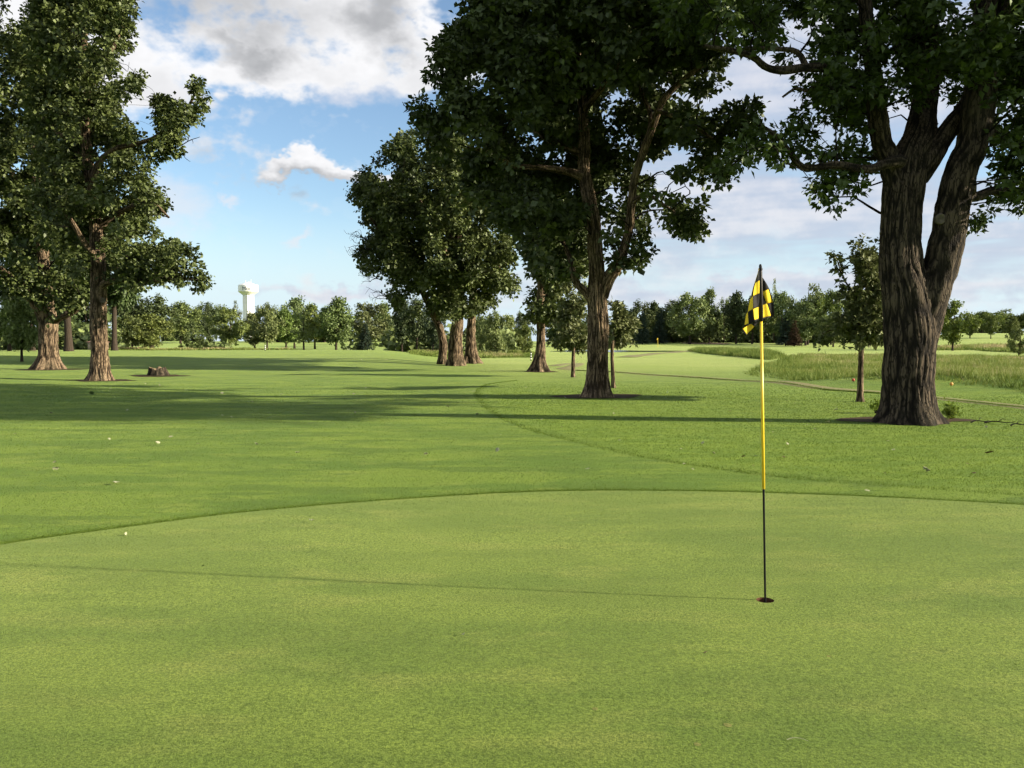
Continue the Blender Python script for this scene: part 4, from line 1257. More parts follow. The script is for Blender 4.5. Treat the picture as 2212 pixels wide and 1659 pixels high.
# --- background trees: prototypes with shared meshes
def far_proto(kind, seed, mat):
    """trunk and crown of a tree 10 m tall"""
    g = np.random.default_rng(seed)
    geo = Geo()
    H = 10.0
    if kind == 'spruce':
        geo.add(*tube(np.array([(0, 0, -0.3), (0, 0, 5), (0, 0, 9.8)]), np.array((0.17, 0.1, 0.02)), 8))
        Ps, Ds, Ns, Ss = [], [], [], []
        for z in np.arange(0.7, 9.8, 0.36):
            rr = 2.5 * (1 - (z - 0.4) / 9.9) ** 0.9 + 0.1
            nb = max(5, int(7 + 5 * rr))
            for q in range(nb):
                t = g.uniform(0, 2 * np.pi)
                L = rr * g.uniform(0.75, 1.1)
                dirv = np.array((math.cos(t), math.sin(t), -0.25))
                m = max(3, int(L * 12))
                s = g.uniform(0.15, 1.0, m)
                P = np.array((0, 0, z)) + dirv * (s * L)[:, None] + np.array((0, 0, 0.18)) * (s ** 2)[:, None] * L + g.normal(0, 0.07, (m, 3))
                Ps.append(P)
                Ds.append(unit(dirv + g.normal(0, 0.45, (m, 3))))
                Ns.append(unit(np.array((0, 0, 1.0)) + g.normal(0, 0.35, (m, 3))))
                Ss.append(np.full(m, 0.34) * g.uniform(0.7, 1.2, m))
        P, D, Nn, S = map(np.concatenate, (Ps, Ds, Ns, Ss))
        V, Fc = leaf_arrays(P, D, Nn, S, *CLUMP)
        tn = np.repeat(np.clip(g.normal(0.4, 0.2, len(P)), 0, 1), 4)
    else:
        z0, rx, rz, top = {'round': (1.3, 3.6, 4.3, 10.0), 'tall': (1.1, 2.5, 4.0, 10.0), 'wide': (0.7, 4.8, 4.2, 10.0), 'bush': (0.0, 4.6, 5.0, 10.0), 'loose': (1.6, 3.2, 4.0, 10.0), 'willow': (0.2, 4.6, 4.8, 10.0), 'oak': (3.3, 4.2, 4.0, 10.0)}[kind]
        zc = (z0 + top) / 2
        hz = (top - z0) / 2
        n = {'round': 52, 'tall': 46, 'wide': 60, 'bush': 56, 'loose': 34, 'willow': 60, 'oak': 60}[kind]
        u = rand_unit(n, g)
        f = g.uniform(0.35, 1.0, n) ** 0.5
        prof = lambda q: np.where(q < 0, 1.0 - 0.25 * (-q) ** 2, 1 - 0.35 * q ** 2)
        C = np.stack([u[:, 0] * f, u[:, 1] * f, u[:, 2] * f], -1)
        wid = rx * prof(C[:, 2]) * (1 + 0.28 * g.normal(size=n)) * (1 + 0.25 * np.sin(3.0 * np.arctan2(C[:, 1], C[:, 0]) + 2.0 * C[:, 2] + seed))
        C = np.stack([C[:, 0] * wid, C[:, 1] * wid, zc + C[:, 2] * hz * 0.9], -1)
        r = g.uniform(0.40, 1.20, n) * (0.8 if kind == 'loose' else 1.0)
        lob = np.concatenate([C, r[:, None]], 1)
        lean = g.normal(0, 0.25, 2)
        tr = np.array([(0, 0, -0.4, 0.34), (0, 0, 0.8, 0.24), (lean[0] * .3, lean[1] * .3, z0 + 1.0, 0.20), (lean[0], lean[1], zc + 1, 0.11), (lean[0], lean[1], top - 1, 0.04)])
        if kind == 'oak':
            tr[:, 3] *= 1.25
            tr[0, 3] *= 1.3
        q = smooth_path(tr, 12)
        geo.add(*tube(q[:, :3], q[:, 3], 9))
        sk = Skeleton()
        sk.geo = geo
        sk.seed(tr, 24, 0.3)
        for k in np.argsort(np.linalg.norm(C - np.array((0, 0, zc - 1)), axis=1))[: n // 2]:
            sk.grow(C[k], r[k], g)
        V, Fc, tn = crown(lob, 0.42, 30.0 if kind != 'loose' else 16.0, CLUMP, g, None, cl=0.27, tint0=0.45)
    tm = geo.mesh('trunk', M_BARK_FAR, True, 'bark')
    cm = mesh_from('crown', V, [Fc], mat, False, {'tint': tn})
    return tm, cm


PROTO = {
    'round': [far_proto('round', s, M_FAR) for s in (1, 2, 3)],
    'tall': [far_proto('tall', s, M_FAR) for s in (4, 5)],
    'wide': [far_proto('wide', s, M_FAR) for s in (6, 7)],
    'bush': [far_proto('bush', s, M_FAR) for s in (8, 9)],
    'loose': [far_proto('loose', s, M_FAR) for s in (10, 11)],
    'light': [far_proto('willow', s, M_FARLIGHT) for s in (12, 13)],
    'lightround': [far_proto('round', 14, M_FARLIGHT), far_proto('wide', 15, M_FARLIGHT)],
    'dark': [far_proto('wide', 16, M_FARDARK), far_proto('tall', 17, M_FARDARK), far_proto('round', 18, M_FARDARK)],
    'oak': [far_proto('oak', 21, M_FARDARK), far_proto('oak', 22, M_FARDARK)],
    'spruce': [far_proto('spruce', 19, M_SPRUCE)],
    'rust': [far_proto('spruce', 20, M_RUST)],
}
NAMES = {'bush': 'leafy_shrub', 'spruce': 'spruce_tree', 'rust': 'conifer_tree', 'light': 'bushy_tree'}
gb = np.random.default_rng(77)


def far_tree(kind, X, top, halfw, dist, label, group, variant=None, name=None, base_y=None):
    P = PROTO[kind]
    tm, cm = P[(variant if variant is not None else int(gb.integers(len(P))))]
    p = at(X, 738, dist)
    gz = T1(p[0], p[1])
    if base_y is not None:
        gz = min(gz, at(X, base_y, dist)[2])
    zt = at(X, top, dist)[2]
    h = max(zt - gz, 1.0)
    nat = {'round': 3.9, 'tall': 2.9, 'wide': 5.0, 'bush': 4.9, 'loose': 3.5, 'light': 4.9, 'lightround': 4.4, 'dark': 3.9, 'oak': 4.3, 'spruce': 2.5, 'rust': 2.5}[kind]
    sx = halfw / F * dist / nat
    root = bpy.data.objects.new(name or NAMES.get(kind, 'broadleaf_tree'), None)
    COL.objects.link(root)
    root.location = (p[0], p[1], gz)
    root.scale = (sx, sx, h / 10.2)
    root.rotation_euler = (0, 0, gb.uniform(0, 6.28))
    tag(root, label, 'shrub' if kind == 'bush' else 'tree', group)
    link('trunk', tm, root)
    link('crown', cm, root)
    return root


ROWL = 'trees along the far left edge of the fairway'
for a in (
    # left, behind the two oaks
    ('dark', 20, 600, 60, 84, 'dark broad tree at the left frame edge behind the stout oak', ROWL, 0),
    ('oak', 148, 380, 110, 81, 'thick-trunked dark oak standing between the two left oaks, farther back', ROWL, 0),
    ('oak', 247, 480, 80, 82, 'dark oak farther back, close right of the straight grey trunk', ROWL, 1),
    ('oak', 70, 500, 70, 86, 'dark oak farther back, seen left of the stout oak trunk', ROWL, 1),
    ('dark', 182, 590, 60, 124, 'dark tree filling the gap between the two left oak trunks', ROWL, 0),
    ('dark', 128, 610, 50, 132, 'dark tree low behind the stout oak base', ROWL, 2),
    ('dark', 285, 628, 40, 128, 'dark tree right behind the straight grey trunk', ROWL, 2),
    ('dark', 330, 636, 50, 105, 'dark tree under the end of the low oak branch', ROWL, 2),
    ('lightround', 286, 677, 27, 98, 'light green tree with a forked thin trunk, first right of the left oaks', ROWL, 0),
    ('lightround', 325, 674, 48, 100, 'wide light green tree with a short trunk in the tall grass', ROWL, 1),
    ('bush', 415, 690, 30, 108, 'round light shrub at the right end of the light green trees', ROWL, 0),
    ('dark', 450, 664, 16, 160, 'narrow dark tree behind the round light shrub', ROWL, 1),
    ('round', 496, 660, 36, 150, 'rounded green tree just left of the water tower', ROWL, 0),
    ('tall', 550, 672, 24, 165, 'low tree right under the water tower', ROWL, 0),
    ('round', 577, 650, 30, 145, 'full green tree covering the right foot of the water tower', ROWL, 1),
    ('tall', 618, 656, 26, 160, 'slim green tree, second right of the water tower', ROWL, 1),
    ('tall', 636, 637, 26, 172, 'tall pointed tree with the highest top right of the water tower', ROWL, 0),
    ('loose', 656, 655, 30, 140, 'brownish loose tree with a thick trunk in the middle of the row', ROWL, 0),
    ('tall', 680, 642, 24, 168, 'tall tree with clustered thin trunks left of the round sunlit tree', ROWL, 1),
    ('round', 726, 638, 41, 138, 'large round sunlit tree with a short trunk in the row', ROWL, 2),
    ('spruce', 789, 694, 19, 141, 'small blue-green spruce right of the large round tree', ROWL, 0),
    ('round', 795, 647, 42, 165, 'broad green tree behind the small spruce', ROWL, 0),
    ('tall', 833, 650, 22, 190, 'dark slender tree right of the spruce', ROWL, 0),
    ('light', 835, 668, 22, 215, 'pale tree seen through the gap right of the spruce', ROWL, 0),
    # far back left
    ('wide', 390, 647, 46, 235, 'big pale rounded tree behind the light green trees', 'trees far behind the row', 0),
    ('dark', 448, 648, 34, 250, 'dark far tree left of the feathery tops', 'trees far behind the row', 0),
    ('loose', 478, 645, 18, 260, 'feathery thin treetop left of the water tower', 'trees far behind the row', 1),
    ('loose', 510, 648, 16, 260, 'feathery thin treetop touching the water tower shaft', 'trees far behind the row', 0),
    ('light', 290, 672, 40, 240, 'pale far tree behind the first light green tree', 'trees far behind the row', 1),
    ('wide', 700, 672, 60, 260, 'wide far tree filling the gap between the row trunks', 'trees far behind the row', 1),
    ('wide', 600, 680, 60, 260, 'wide far tree behind the foot of the row, right of the tower', 'trees far behind the row', 0),
    # behind the group of three and the middle oak
    ('dark', 868, 636, 34, 112, 'dark tree at the left end of the thicket behind the three oaks', 'thicket behind the three oaks', 1),
    ('dark', 900, 640, 34, 104, 'dark thin-trunked tree in the middle of the thicket', 'thicket behind the three oaks', 2),
    ('dark', 935, 648, 30, 98, 'dark thin-trunked tree at the right end of the thicket', 'thicket behind the three oaks', 1),
    ('light', 1068, 662, 36, 95, 'pale willowy tree right of the hollow split oak', 'pale trees in the centre gap', 0),
    ('light', 1040, 672, 26, 104, 'pale tree half hidden by the hollow split oak', 'pale trees in the centre gap', 1),
    ('lightround', 1100, 680, 20, 130, 'yellow-green tree in the centre gap', 'pale trees in the centre gap', 0),
    ('dark', 1125, 672, 18, 210, 'dark far tree in the centre gap', 'pale trees in the centre gap', 2),
    ('light', 1135, 692, 20, 98, 'light bushy tree just left of the ivy-leafed oak', 'pale trees in the centre gap', 0),
    ('dark', 1215, 668, 40, 190, 'dark far tree behind the thin young tree', 'pale trees in the centre gap', 0),
    ('dark', 1275, 676, 34, 195, 'dark far tree hidden behind the middle oak trunk', 'pale trees in the centre gap', 2),
):
    far_tree(*a)

ROWR = 'dark treeline on the right beyond the fairway'
for a in (
    ('dark', 1385, 648, 30, 230, 'first dark tree of the right treeline', ROWR, 2),
    ('dark', 1412, 650, 28, 240, 'second dark tree of the right treeline', ROWR, 1),
    ('spruce', 1388, 668, 18, 222, 'dark spruce standing before the first treeline tree', ROWR, 0),
    ('spruce', 1425, 662, 20, 226, 'dark spruce left of the spreading grey-green tree', ROWR, 0),
    ('dark', 1450, 644, 28, 245, 'dark tree between the spruce and the spreading tree', ROWR, 0),
    ('round', 1490, 628, 44, 222, 'spreading grey-green tree, largest in the left part of the treeline', ROWR, 1),
    ('tall', 1532, 618, 20, 236, 'narrow tree with the tallest top left of the flag', ROWR, 0),
    ('loose', 1563, 627, 18, 245, 'thin bare-topped tree left of the flag', ROWR, 1),
    ('dark', 1590, 628, 34, 232, 'dark tree just left of the flag', ROWR, 1),
    ('dark', 1625, 634, 34, 228, 'dark tree directly behind the flag', ROWR, 2),
    ('loose', 1671, 600, 13, 240, 'thin tall treetop just right of the flag', ROWR, 0),
    ('wide', 1690, 625, 40, 228, 'broad green tree right of the flag', ROWR, 0),
    ('spruce', 1697, 664, 22, 205, 'open dark conifer right of the flag', ROWR, 0),
    ('rust', 1716, 690, 18, 196, 'small rust-brown conifer at the treeline foot', ROWR, 0),
    ('wide', 1745, 608, 46, 220, 'high rounded tree between the flag and the gappy young tree', ROWR, 1),
    ('round', 1740, 645, 36, 205, 'lower green tree in front of the high rounded tree', ROWR, 0),
    ('wide', 1795, 620, 36, 215, 'broad tree partly behind the gappy young tree', ROWR, 0),
    ('round', 1800, 668, 30, 190, 'lighter tree at the foot of the broad tree', ROWR, 2),
    ('dark', 1875, 650, 44, 240, 'dark tree behind the young tree crown', ROWR, 0),
    ('round', 2058, 640, 34, 150, 'full green tree close right of the forked oak trunk', 'trees beyond the native grass', 0),
    ('tall', 2095, 676, 14, 240, 'small tree right of the full green tree', 'trees beyond the native grass', 0),
    ('round', 2140, 676, 15, 235, 'round small tree on the far sunlit field', 'trees beyond the native grass', 1),
    ('round', 2186, 684, 15, 240, 'second round small tree on the far sunlit field', 'trees beyond the native grass', 2),
    ('wide', 2120, 670, 40, 330, 'far dark tree behind the small field trees', 'trees beyond the native grass', 0),
    ('wide', 2180, 665, 44, 335, 'far dark tree near the right frame edge', 'trees beyond the native grass', 1),
    ('wide', 2235, 668, 44, 335, 'far dark tree cut by the right frame edge', 'trees beyond the native grass', 0),
    ('bush', 2202, 703, 22, 92, 'round dark shrub at the right frame edge', 'trees beyond the native grass', 1),
    ('bush', 1985, 690, 40, 160, 'dark shrub hidden behind the forked oak', 'trees beyond the native grass', 0),
):
    far_tree(*a)
far_tree('round', 46, 625, 44, 58, 'small dark tree with a thin trunk at the far left', None, 1, 'young_tree')


# far woods that close the horizon as one mass
def distant_woods():
    geo = Geo()
    tcr = PROTO['dark'][0][1]
    n = len(tcr.vertices)
    co = np.zeros(n * 3, np.float32)
    tcr.vertices.foreach_get('co', co)
    co = co.reshape(-1, 3)
    leaf = co.reshape(-1, 4, 3)
    gw = np.random.default_rng(8)
    for k in range(110):
        az = gw.uniform(-0.95, 0.95)
        dist = gw.uniform(380, 520)
        x = math.tan(az) * dist
        if abs(x / dist) > 1.0:
            continue
        gz = T1(x, dist)
        h = gw.uniform(9, 14) / 10
        w_ = gw.uniform(1.0, 1.7)
        sel = leaf[gw.integers(0, len(leaf), 320)].copy()
        c = sel.mean(1, keepdims=True)
        sel = c + (sel - c) * 4.6
        t = gw.uniform(0, 6.28)
        ct, st = math.cos(t), math.sin(t)
        V = sel.reshape(-1, 3)
        V = np.stack([(V[:, 0] * ct - V[:, 1] * st) * w_ + x, (V[:, 0] * st + V[:, 1] * ct) * w_ + dist, (V[:, 2] - 2.2) * h + gz], -1)
        i = np.arange(len(sel)) * 4
        geo.add(V, np.concatenate([np.stack([i, i + 2, i + 1], 1), np.stack([i, i + 3, i + 2], 1)]), np.repeat(np.clip(gw.normal(0.4, 0.2, len(sel)), 0, 1), 4))
    tag(link('distant_woods', geo.mesh('distant_woods', M_FARDARK, False, 'tint')), 'far woods along the horizon', 'woods', kind='stuff')


distant_woods()


def undergrowth(name, label, spans, seed, mat):
    """low dark scrub at the foot of a treeline, one leafy mass"""
    g_ = np.random.default_rng(seed)
    lob = []
    for X0, X1, dist, hgt, n in spans:
        for q in range(n):
            dd = dist * g_.uniform(0.97, 1.05)
            p = at(g_.uniform(X0, X1), 738, dd)
            r_ = hgt * g_.uniform(0.35, 0.6)
            lob.append((p[0], p[1], T1(p[0], p[1]) + g_.uniform(0.1, 0.75) * hgt, r_))
    V, Fc, tn = crown(np.array(lob), 1.0, 2.6, CLUMP, g_, None, cl=0.4, tint0=0.4)
    tag(link(name, mesh_from(name, V, [Fc], mat, False, {'tint': tn})), label, 'undergrowth', kind='stuff')


undergrowth('treeline_undergrowth', 'dark scrub under the right treeline', [(1360, 1900, 248, 5.0, 110), (1360, 1900, 262, 9.0, 70)], 71, M_FARDARK)
undergrowth('row_undergrowth', 'scrub under and behind the far left row', [(437, 500, 118, 1.6, 24), (600, 860, 270, 5.0, 60), (-40, 260, 112, 3.5, 60), (740, 800, 142, 1.8, 16), (850, 960, 118, 3.5, 50), (1020, 1120, 112, 3.0, 24)], 72, M_FAR)


# ------------------------------------------------------------------ tall grass
def tall_grass(name, label, poly, n, hmin, hmax, wd, seed, straw=0.5, edge_green=4.0):
    """tufts of several blades inside a ground outline"""
    g = np.random.default_rng(seed)
    poly = np.asarray(poly, float)
    lo, hi = poly.min(0), poly.max(0)
    c = g.uniform(lo, hi, (n * 3, 2))
    c = c[inside(poly, c[:, 0], c[:, 1])]
    # more tufts near the camera
    pr = np.clip((poly[:, 1].min() + 6) / c[:, 1], 0, 1) ** 1.0
    c = c[g.uniform(0, 1, len(c)) < pr][:n]
    x, y = c[:, 0], c[:, 1]
    d = poly_dist(poly, x, y)
    pt = fbm(np.stack([x * 0.22, y * 0.10, 0 * x + seed], -1), 3)
    pt2 = fbm(np.stack([x * 0.8, y * 0.5, 0 * x + seed + 5], -1), 2)
    h = (hmin + (hmax - hmin) * np.clip((pt2 - 0.25) * 1.8, 0, 1)) * (0.55 + 0.45 * np.clip(d / 1.2, 0, 1))
    tint = np.clip(0.24 + straw * (0.35 + 0.65 * sstep(0.38, 0.62, pt)) * sstep(0.8, edge_green, d) + 0.9 * (fbm(np.stack([x * 0.5, y * 0.16, 0 * x + seed + 9], -1), 3) - 0.5) + 0.12 * g.normal(size=len(x)), 0, 1)
    nb = 6
    X = np.repeat(x, nb) + g.normal(0, 0.10, len(x) * nb)
    Y = np.repeat(y, nb) + g.normal(0, 0.10, len(x) * nb)
    Hh = np.repeat(h, nb) * g.uniform(0.55, 1.2, len(x) * nb)
    W = wd * g.uniform(0.6, 1.4, len(X)) * np.clip(Y / 35, 1, 3)
    me = blades(name, X, Y, terrain(X, Y) - 0.02, Hh, W, np.repeat(tint, nb) + g.normal(0, 0.10, len(X)), M_TALL, 0.42)
    return tag(link(name, me), label, 'grass', kind='stuff')


def gpoly(pix):
    return np.array([on_ground(*p)[:2] for p in pix])


nat1 = np.vstack([gpoly([(1608, 806), (1625, 812), (1680, 818), (1740, 823), (1800, 822), (1900, 820), (2020, 826), (2110, 834), (2212, 848), (2330, 862)]), [(48, 40), (60, 70), (52, 92), (36, 96), (28, 88)], gpoly([(1700, 773), (1650, 786)])])
tall_grass('tall_native_grass', 'wide patch of tall unmown grass behind the forked oak', nat1, 21000, 0.12, 0.50, 0.028, 31, 0.36)
nat2 = gpoly([(1487, 758), (1520, 764), (1570, 769), (1620, 774), (1662, 778), (1697, 772), (1660, 766), (1600, 761), (1540, 757)])
tall_grass('tall_grass_strip', 'dark narrow strip of tall grass across the far fairway', nat2, 4500, 0.6, 1.0, 0.03, 32, 0.15)
nat3 = gpoly([(2010, 757), (2100, 756), (2212, 764), (2320, 768)])
nat3 = np.vstack([nat3, [(150, 190), (110, 190), (80, 170)]])
tall_grass('tall_field_grass', 'pale tall grass on the far slope at the right', nat3, 9000, 0.5, 1.0, 0.05, 33, 0.9)
pL = [at(X, 760, 96)[:2] for X in (200, 290, 420, 560, 640)] + [at(X, 760, 116)[:2] for X in (640, 560, 420, 290, 200)]
tall_grass('tall_grass_band', 'band of pale tall grass under the far left trees', pL, 7000, 0.25, 0.5, 0.07, 34, 0.95, 1.0)
pC = [at(X, 760, 84)[:2] for X in (885, 940, 1000, 1060, 1160)] + [at(X, 760, 110)[:2] for X in (1160, 1060, 1000, 940, 885)]
tall_grass('tall_grass_fringe', 'fringe of rough grass at the foot of the centre thicket', pC, 5000, 0.25, 0.6, 0.04, 35, 0.4, 2.0)


# ------------------------------------------------------------------ soil rings
for p, rx, ry, sd in SOIL:
    blob_sheet('bare_soil', (p[0], p[1] + 0.1), rx, ry, M_SOIL, 0.012, sd, 0.45)


# ------------------------------------------------------------------ stump
def stump():
    b = on_ground(341, 811)
    root = bpy.data.objects.new('tree_stump', None)
    COL.objects.link(root)
    root.location = b
    tag(root, 'low weathered tree stump right of the straight grey oak', 'stump')
    rows = np.array([(0, 0, -0.1, 0.50), (0, 0, 0.08, 0.47), (0, 0, 0.22, 0.43), (0, 0, 0.36, 0.40)])
    V, Fq, bk = bark_tube(rows, 30, 64, 0.05, 6.0, 4.4, (0.16, 0.14, 7))
    V = V.reshape(30, 64, 3)
    th = np.linspace(0, 2 * np.pi, 64, endpoint=False)
    V[-6:, :, 2] += (0.06 * np.sin(3 * th + 1) + 0.03 * np.sin(7 * th))[None] * np.linspace(0.2, 1, 6)[:, None]
    link('trunk', mesh_from('trunk', V.reshape(-1, 3), Fq, M_BARK, True, {'bark': bk}), root)
    top = V[-1]
    c = top.mean(0)
    rings = [c[None] + (top - c) * f + np.array((0, 0, -0.04 * (1 - f))) for f in (1.0, 0.8, 0.55, 0.3)]
    Vt = np.vstack(rings + [c[None] - np.array((0, 0, 0.05))])
    fq = []
    for k in range(3):
        for j in range(64):
            fq.append((k * 64 + j, k * 64 + (j + 1) % 64, (k + 1) * 64 + (j + 1) % 64, (k + 1) * 64 + j))
    ft = [(3 * 64 + j, 3 * 64 + (j + 1) % 64, 4 * 64) for j in range(64)]
    link('cut_top', mesh_from('cut_top', Vt, [np.array(fq), np.array(ft)], M_STUMP), root)


stump()


# ------------------------------------------------------------------ cup and flagstick
M_YELLOW = plain_mat('yellow_enamel', (0.86, 0.58, 0.035), 0.35, 0.5, 0.05, 30)
M_BLACK = plain_mat('black_enamel', (0.006, 0.006, 0.006), 0.5, 0.15, 0.2, 30)
M_SLEEVE = plain_mat('dark_sleeve', (0.020, 0.016, 0.013), 0.6, 0.3, 0.2, 30)
M_FLAG_Y = leaf_mat('yellow_cloth', (0.86, 0.62, 0.03), (0.88, 0.66, 0.04), 0.30, 0.8, spec=0.2)
M_FLAG_K = plain_mat('black_cloth', (0.010, 0.009, 0.008), 0.8, 0.2, 0.3, 60)
M_CUP = plain_mat('cup_soil', (0.085, 0.040, 0.022), 0.9, 0.1, 0.35, 40, bmp=0.5)
M_CUPIN = plain_mat('cup_liner', (0.03, 0.03, 0.028), 0.6, 0.3, 0.1, 20)


def golf_cup():
    root = bpy.data.objects.new('golf_hole', None)
    COL.objects.link(root)
    root.location = HOLE
    tag(root, 'round golf hole cut in the green at the foot of the flagstick', 'golf hole')
    V, Fq = lathe([(0.0545, 0.006), (0.054, 0.0), (0.054, -0.03)], 40)
    link('soil_rim', mesh_from('soil_rim', V, Fq[:, ::-1], M_CUP, True), root)
    V, Fq = lathe([(0.0535, -0.03), (0.0535, -0.13), (0.03, -0.135), (0.0005, -0.135)], 40)
    link('cup_liner', mesh_from('cup_liner', V, Fq[:, ::-1], M_CUPIN, True), root)


def flagstick():
    dH = HOLE[1]
    root = bpy.data.objects.new('golf_flagstick', None)
    COL.objects.link(root)
    root.location = HOLE
    tag(root, 'yellow and black flagstick with a drooping checkered flag in the golf hole', 'flagstick')
    foot = HOLE + np.array((0, 0.0, -0.10))
    top = at(1642.5, 572, dH)
    axis = top - HOLE

    def seg(name, Y0, Y1, r0, r1, mat, prof=None):
        f0 = (1298 - Y0) / (1298 - 572.0)
        f1 = (1298 - Y1) / (1298 - 572.0)
        p0, p1 = HOLE + axis * f0, HOLE + axis * f1
        if prof is None:
            prof = [(0, r0), (1, r1)]
        Pp = np.array([p0 + (p1 - p0) * t for t, _ in prof])
        rr = np.array([r for _, r in prof])
        V, Fq = tube(Pp, rr, 20)
        return link(name, mesh_from(name, V - HOLE, Fq, mat, True), root)

    seg('lower_pole', 1298 + 34, 1053, 0.0066, 0.0068, M_BLACK)
    seg('upper_pole', 1053, 690, 0.0095, 0.0088, M_YELLOW, [(0, 0.0001), (0.0005, 0.0095), (0.999, 0.0088), (1, 0.0001)])
    seg('flag_sleeve', 692, 583, 0.0125, 0.0115, M_SLEEVE, [(0, 0.0001), (0.001, 0.0125), (0.97, 0.0115), (1, 0.008)])
    seg('finial', 584, 570, 0.012, 0.004, M_BLACK, [(0, 0.0125), (0.15, 0.0130), (0.3, 0.0130), (0.36, 0.0095), (0.75, 0.0085), (0.9, 0.006), (1, 0.0002)])

    def zp(x, y, dz=0.0):
        X = (1780 + x * 150.0 / 1131) * 0.8848
        Y = (620 + y * 150.0 / 1131) * 0.8848
        return at(X, Y, dH + dz)

    black = Geo()
    yellow = []

    def cell(c00, c10, c11, c01, mat_i, n=8, wav=0.0, ph=0.0):
        """bilinear patch between corner points (top-left, top-right, bottom-right, bottom-left), softly creased"""
        u, v = np.meshgrid(np.linspace(0, 1, n + 1), np.linspace(0, 1, n + 1))
        u, v = u[..., None], v[..., None]
        P = (1 - v) * ((1 - u) * c00 + u * c10) + v * ((1 - u) * c01 + u * c11)
        P = P.reshape(-1, 3)
        P[:, 1] += 0.006 * np.sin(P[:, 0] * 95 + P[:, 2] * 14 + ph)
        i, j = np.meshgrid(np.arange(n), np.arange(n), indexing='ij')
        a = (i * (n + 1) + j).ravel()
        if mat_i:
            yellow.append(Geo())
        (yellow[-1] if mat_i else black).add(P, np.stack([a, a + 1, a + n + 2, a + n + 1], 1), 0.5)

    # left drop: columns run outward from the sleeve, rows downward
    Lg = [[(552, 250, -.004), (545, 268, -.01), (541, 280, -.012), (539, 290, -.006)],
          [(552, 488, -.006), (482, 532, -.022), (470, 552, -.012), (466, 560, 0)],
          [(552, 724, -.008), (434, 772, -.035), (384, 836, -.020), (378, 846, 0)],
          [(552, 974, -.010), (434, 1016, -.045), (350, 1064, -.035), (318, 1110, -.015)],
          [(552, 1186, -.012), (458, 1214, -.050), (362, 1280, -.045), (277, 1310, -.025)]]
    for v in range(4):
        for u in range(3):
            q = [zp(*Lg[v][u]), zp(*Lg[v][u + 1]), zp(*Lg[v + 1][u + 1]), zp(*Lg[v + 1][u])]
            cell(*q, (u + v) % 2, ph=0.4)
    hem = [(552, 1210, -.012), (458, 1243, -.050), (364, 1310, -.045), (268, 1338, -.025)]
    for u in range(3):
        cell(zp(*Lg[4][u]), zp(*Lg[4][u + 1]), zp(*hem[u + 1]), zp(*hem[u]), 0, 5, ph=0.4)
    # far fold that comes out on the right of the sleeve
    Rg = [[(600, 430, .012), (614, 436, .016), (620, 440, .018)],
          [(560, 720, .016), (720, 650, .035), (742, 640, .030)],
          [(560, 980, .018), (690, 912, .045), (808, 888, .040)],
          [(560, 1200, .018), (766, 1138, .055), (830, 1126, .045)]]
    Rc = [[0, 0], [None, None], [1, 0]]
    cell(zp(*Rg[0][0]), zp(*Rg[0][2]), zp(*Rg[1][2]), zp(*Rg[1][0]), 0, ph=2)
    cell(zp(606, 690, .022), zp(720, 650, .035), zp(806, 888, .042), zp(690, 912, .045), 1, ph=2)
    cell(zp(720, 650, .035), zp(744, 640, .031), zp(826, 900, .040), zp(806, 888, .042), 0, 4, ph=2)
    cell(zp(590, 700, .020), zp(606, 690, .022), zp(690, 912, .045), zp(590, 950, .022), 0, 5, ph=2)
    cell(zp(590, 950, .022), zp(690, 912, .045), zp(766, 1138, .055), zp(590, 1182, .022), 1, ph=2)
    cell(zp(690, 912, .045), zp(826, 890, .041), zp(834, 1120, .045), zp(766, 1138, .055), 0, ph=2)
    cell(zp(590, 1182, .022), zp(766, 1138, .055), zp(770, 1160, .055), zp(590, 1206, .022), 0, 4, ph=2)
    cell(zp(766, 1138, .055), zp(834, 1120, .045), zp(826, 1146, .045), zp(770, 1160, .055), 0, 4, ph=2)
    # the fly corner turned under, showing below
    cell(zp(240, 1380, -.010), zp(400, 1288, .005), zp(460, 1334, .015), zp(330, 1482, .0), 1, ph=1)
    cell(zp(228, 1388, -.012), zp(240, 1380, -.010), zp(330, 1482, .0), zp(318, 1494, -.002), 0, 4, ph=1)
    cell(zp(300, 1330, .012), zp(560, 1230, .012), zp(470, 1330, .018), zp(400, 1300, .016), 0, 5, ph=1)
    def cloth(name, gm, mt, parent):
        o = link(name, gm.mesh(name, mt, True, 'tint', HOLE), parent)
        m_ = o.modifiers.new('thickness', 'SOLIDIFY')
        m_.thickness, m_.offset = 0.0012, 0
        return o

    flag = cloth('flag', black, M_FLAG_K, root)
    for gm in yellow:
        cloth('yellow_check', gm, M_FLAG_Y, flag)


golf_cup()
flagstick()


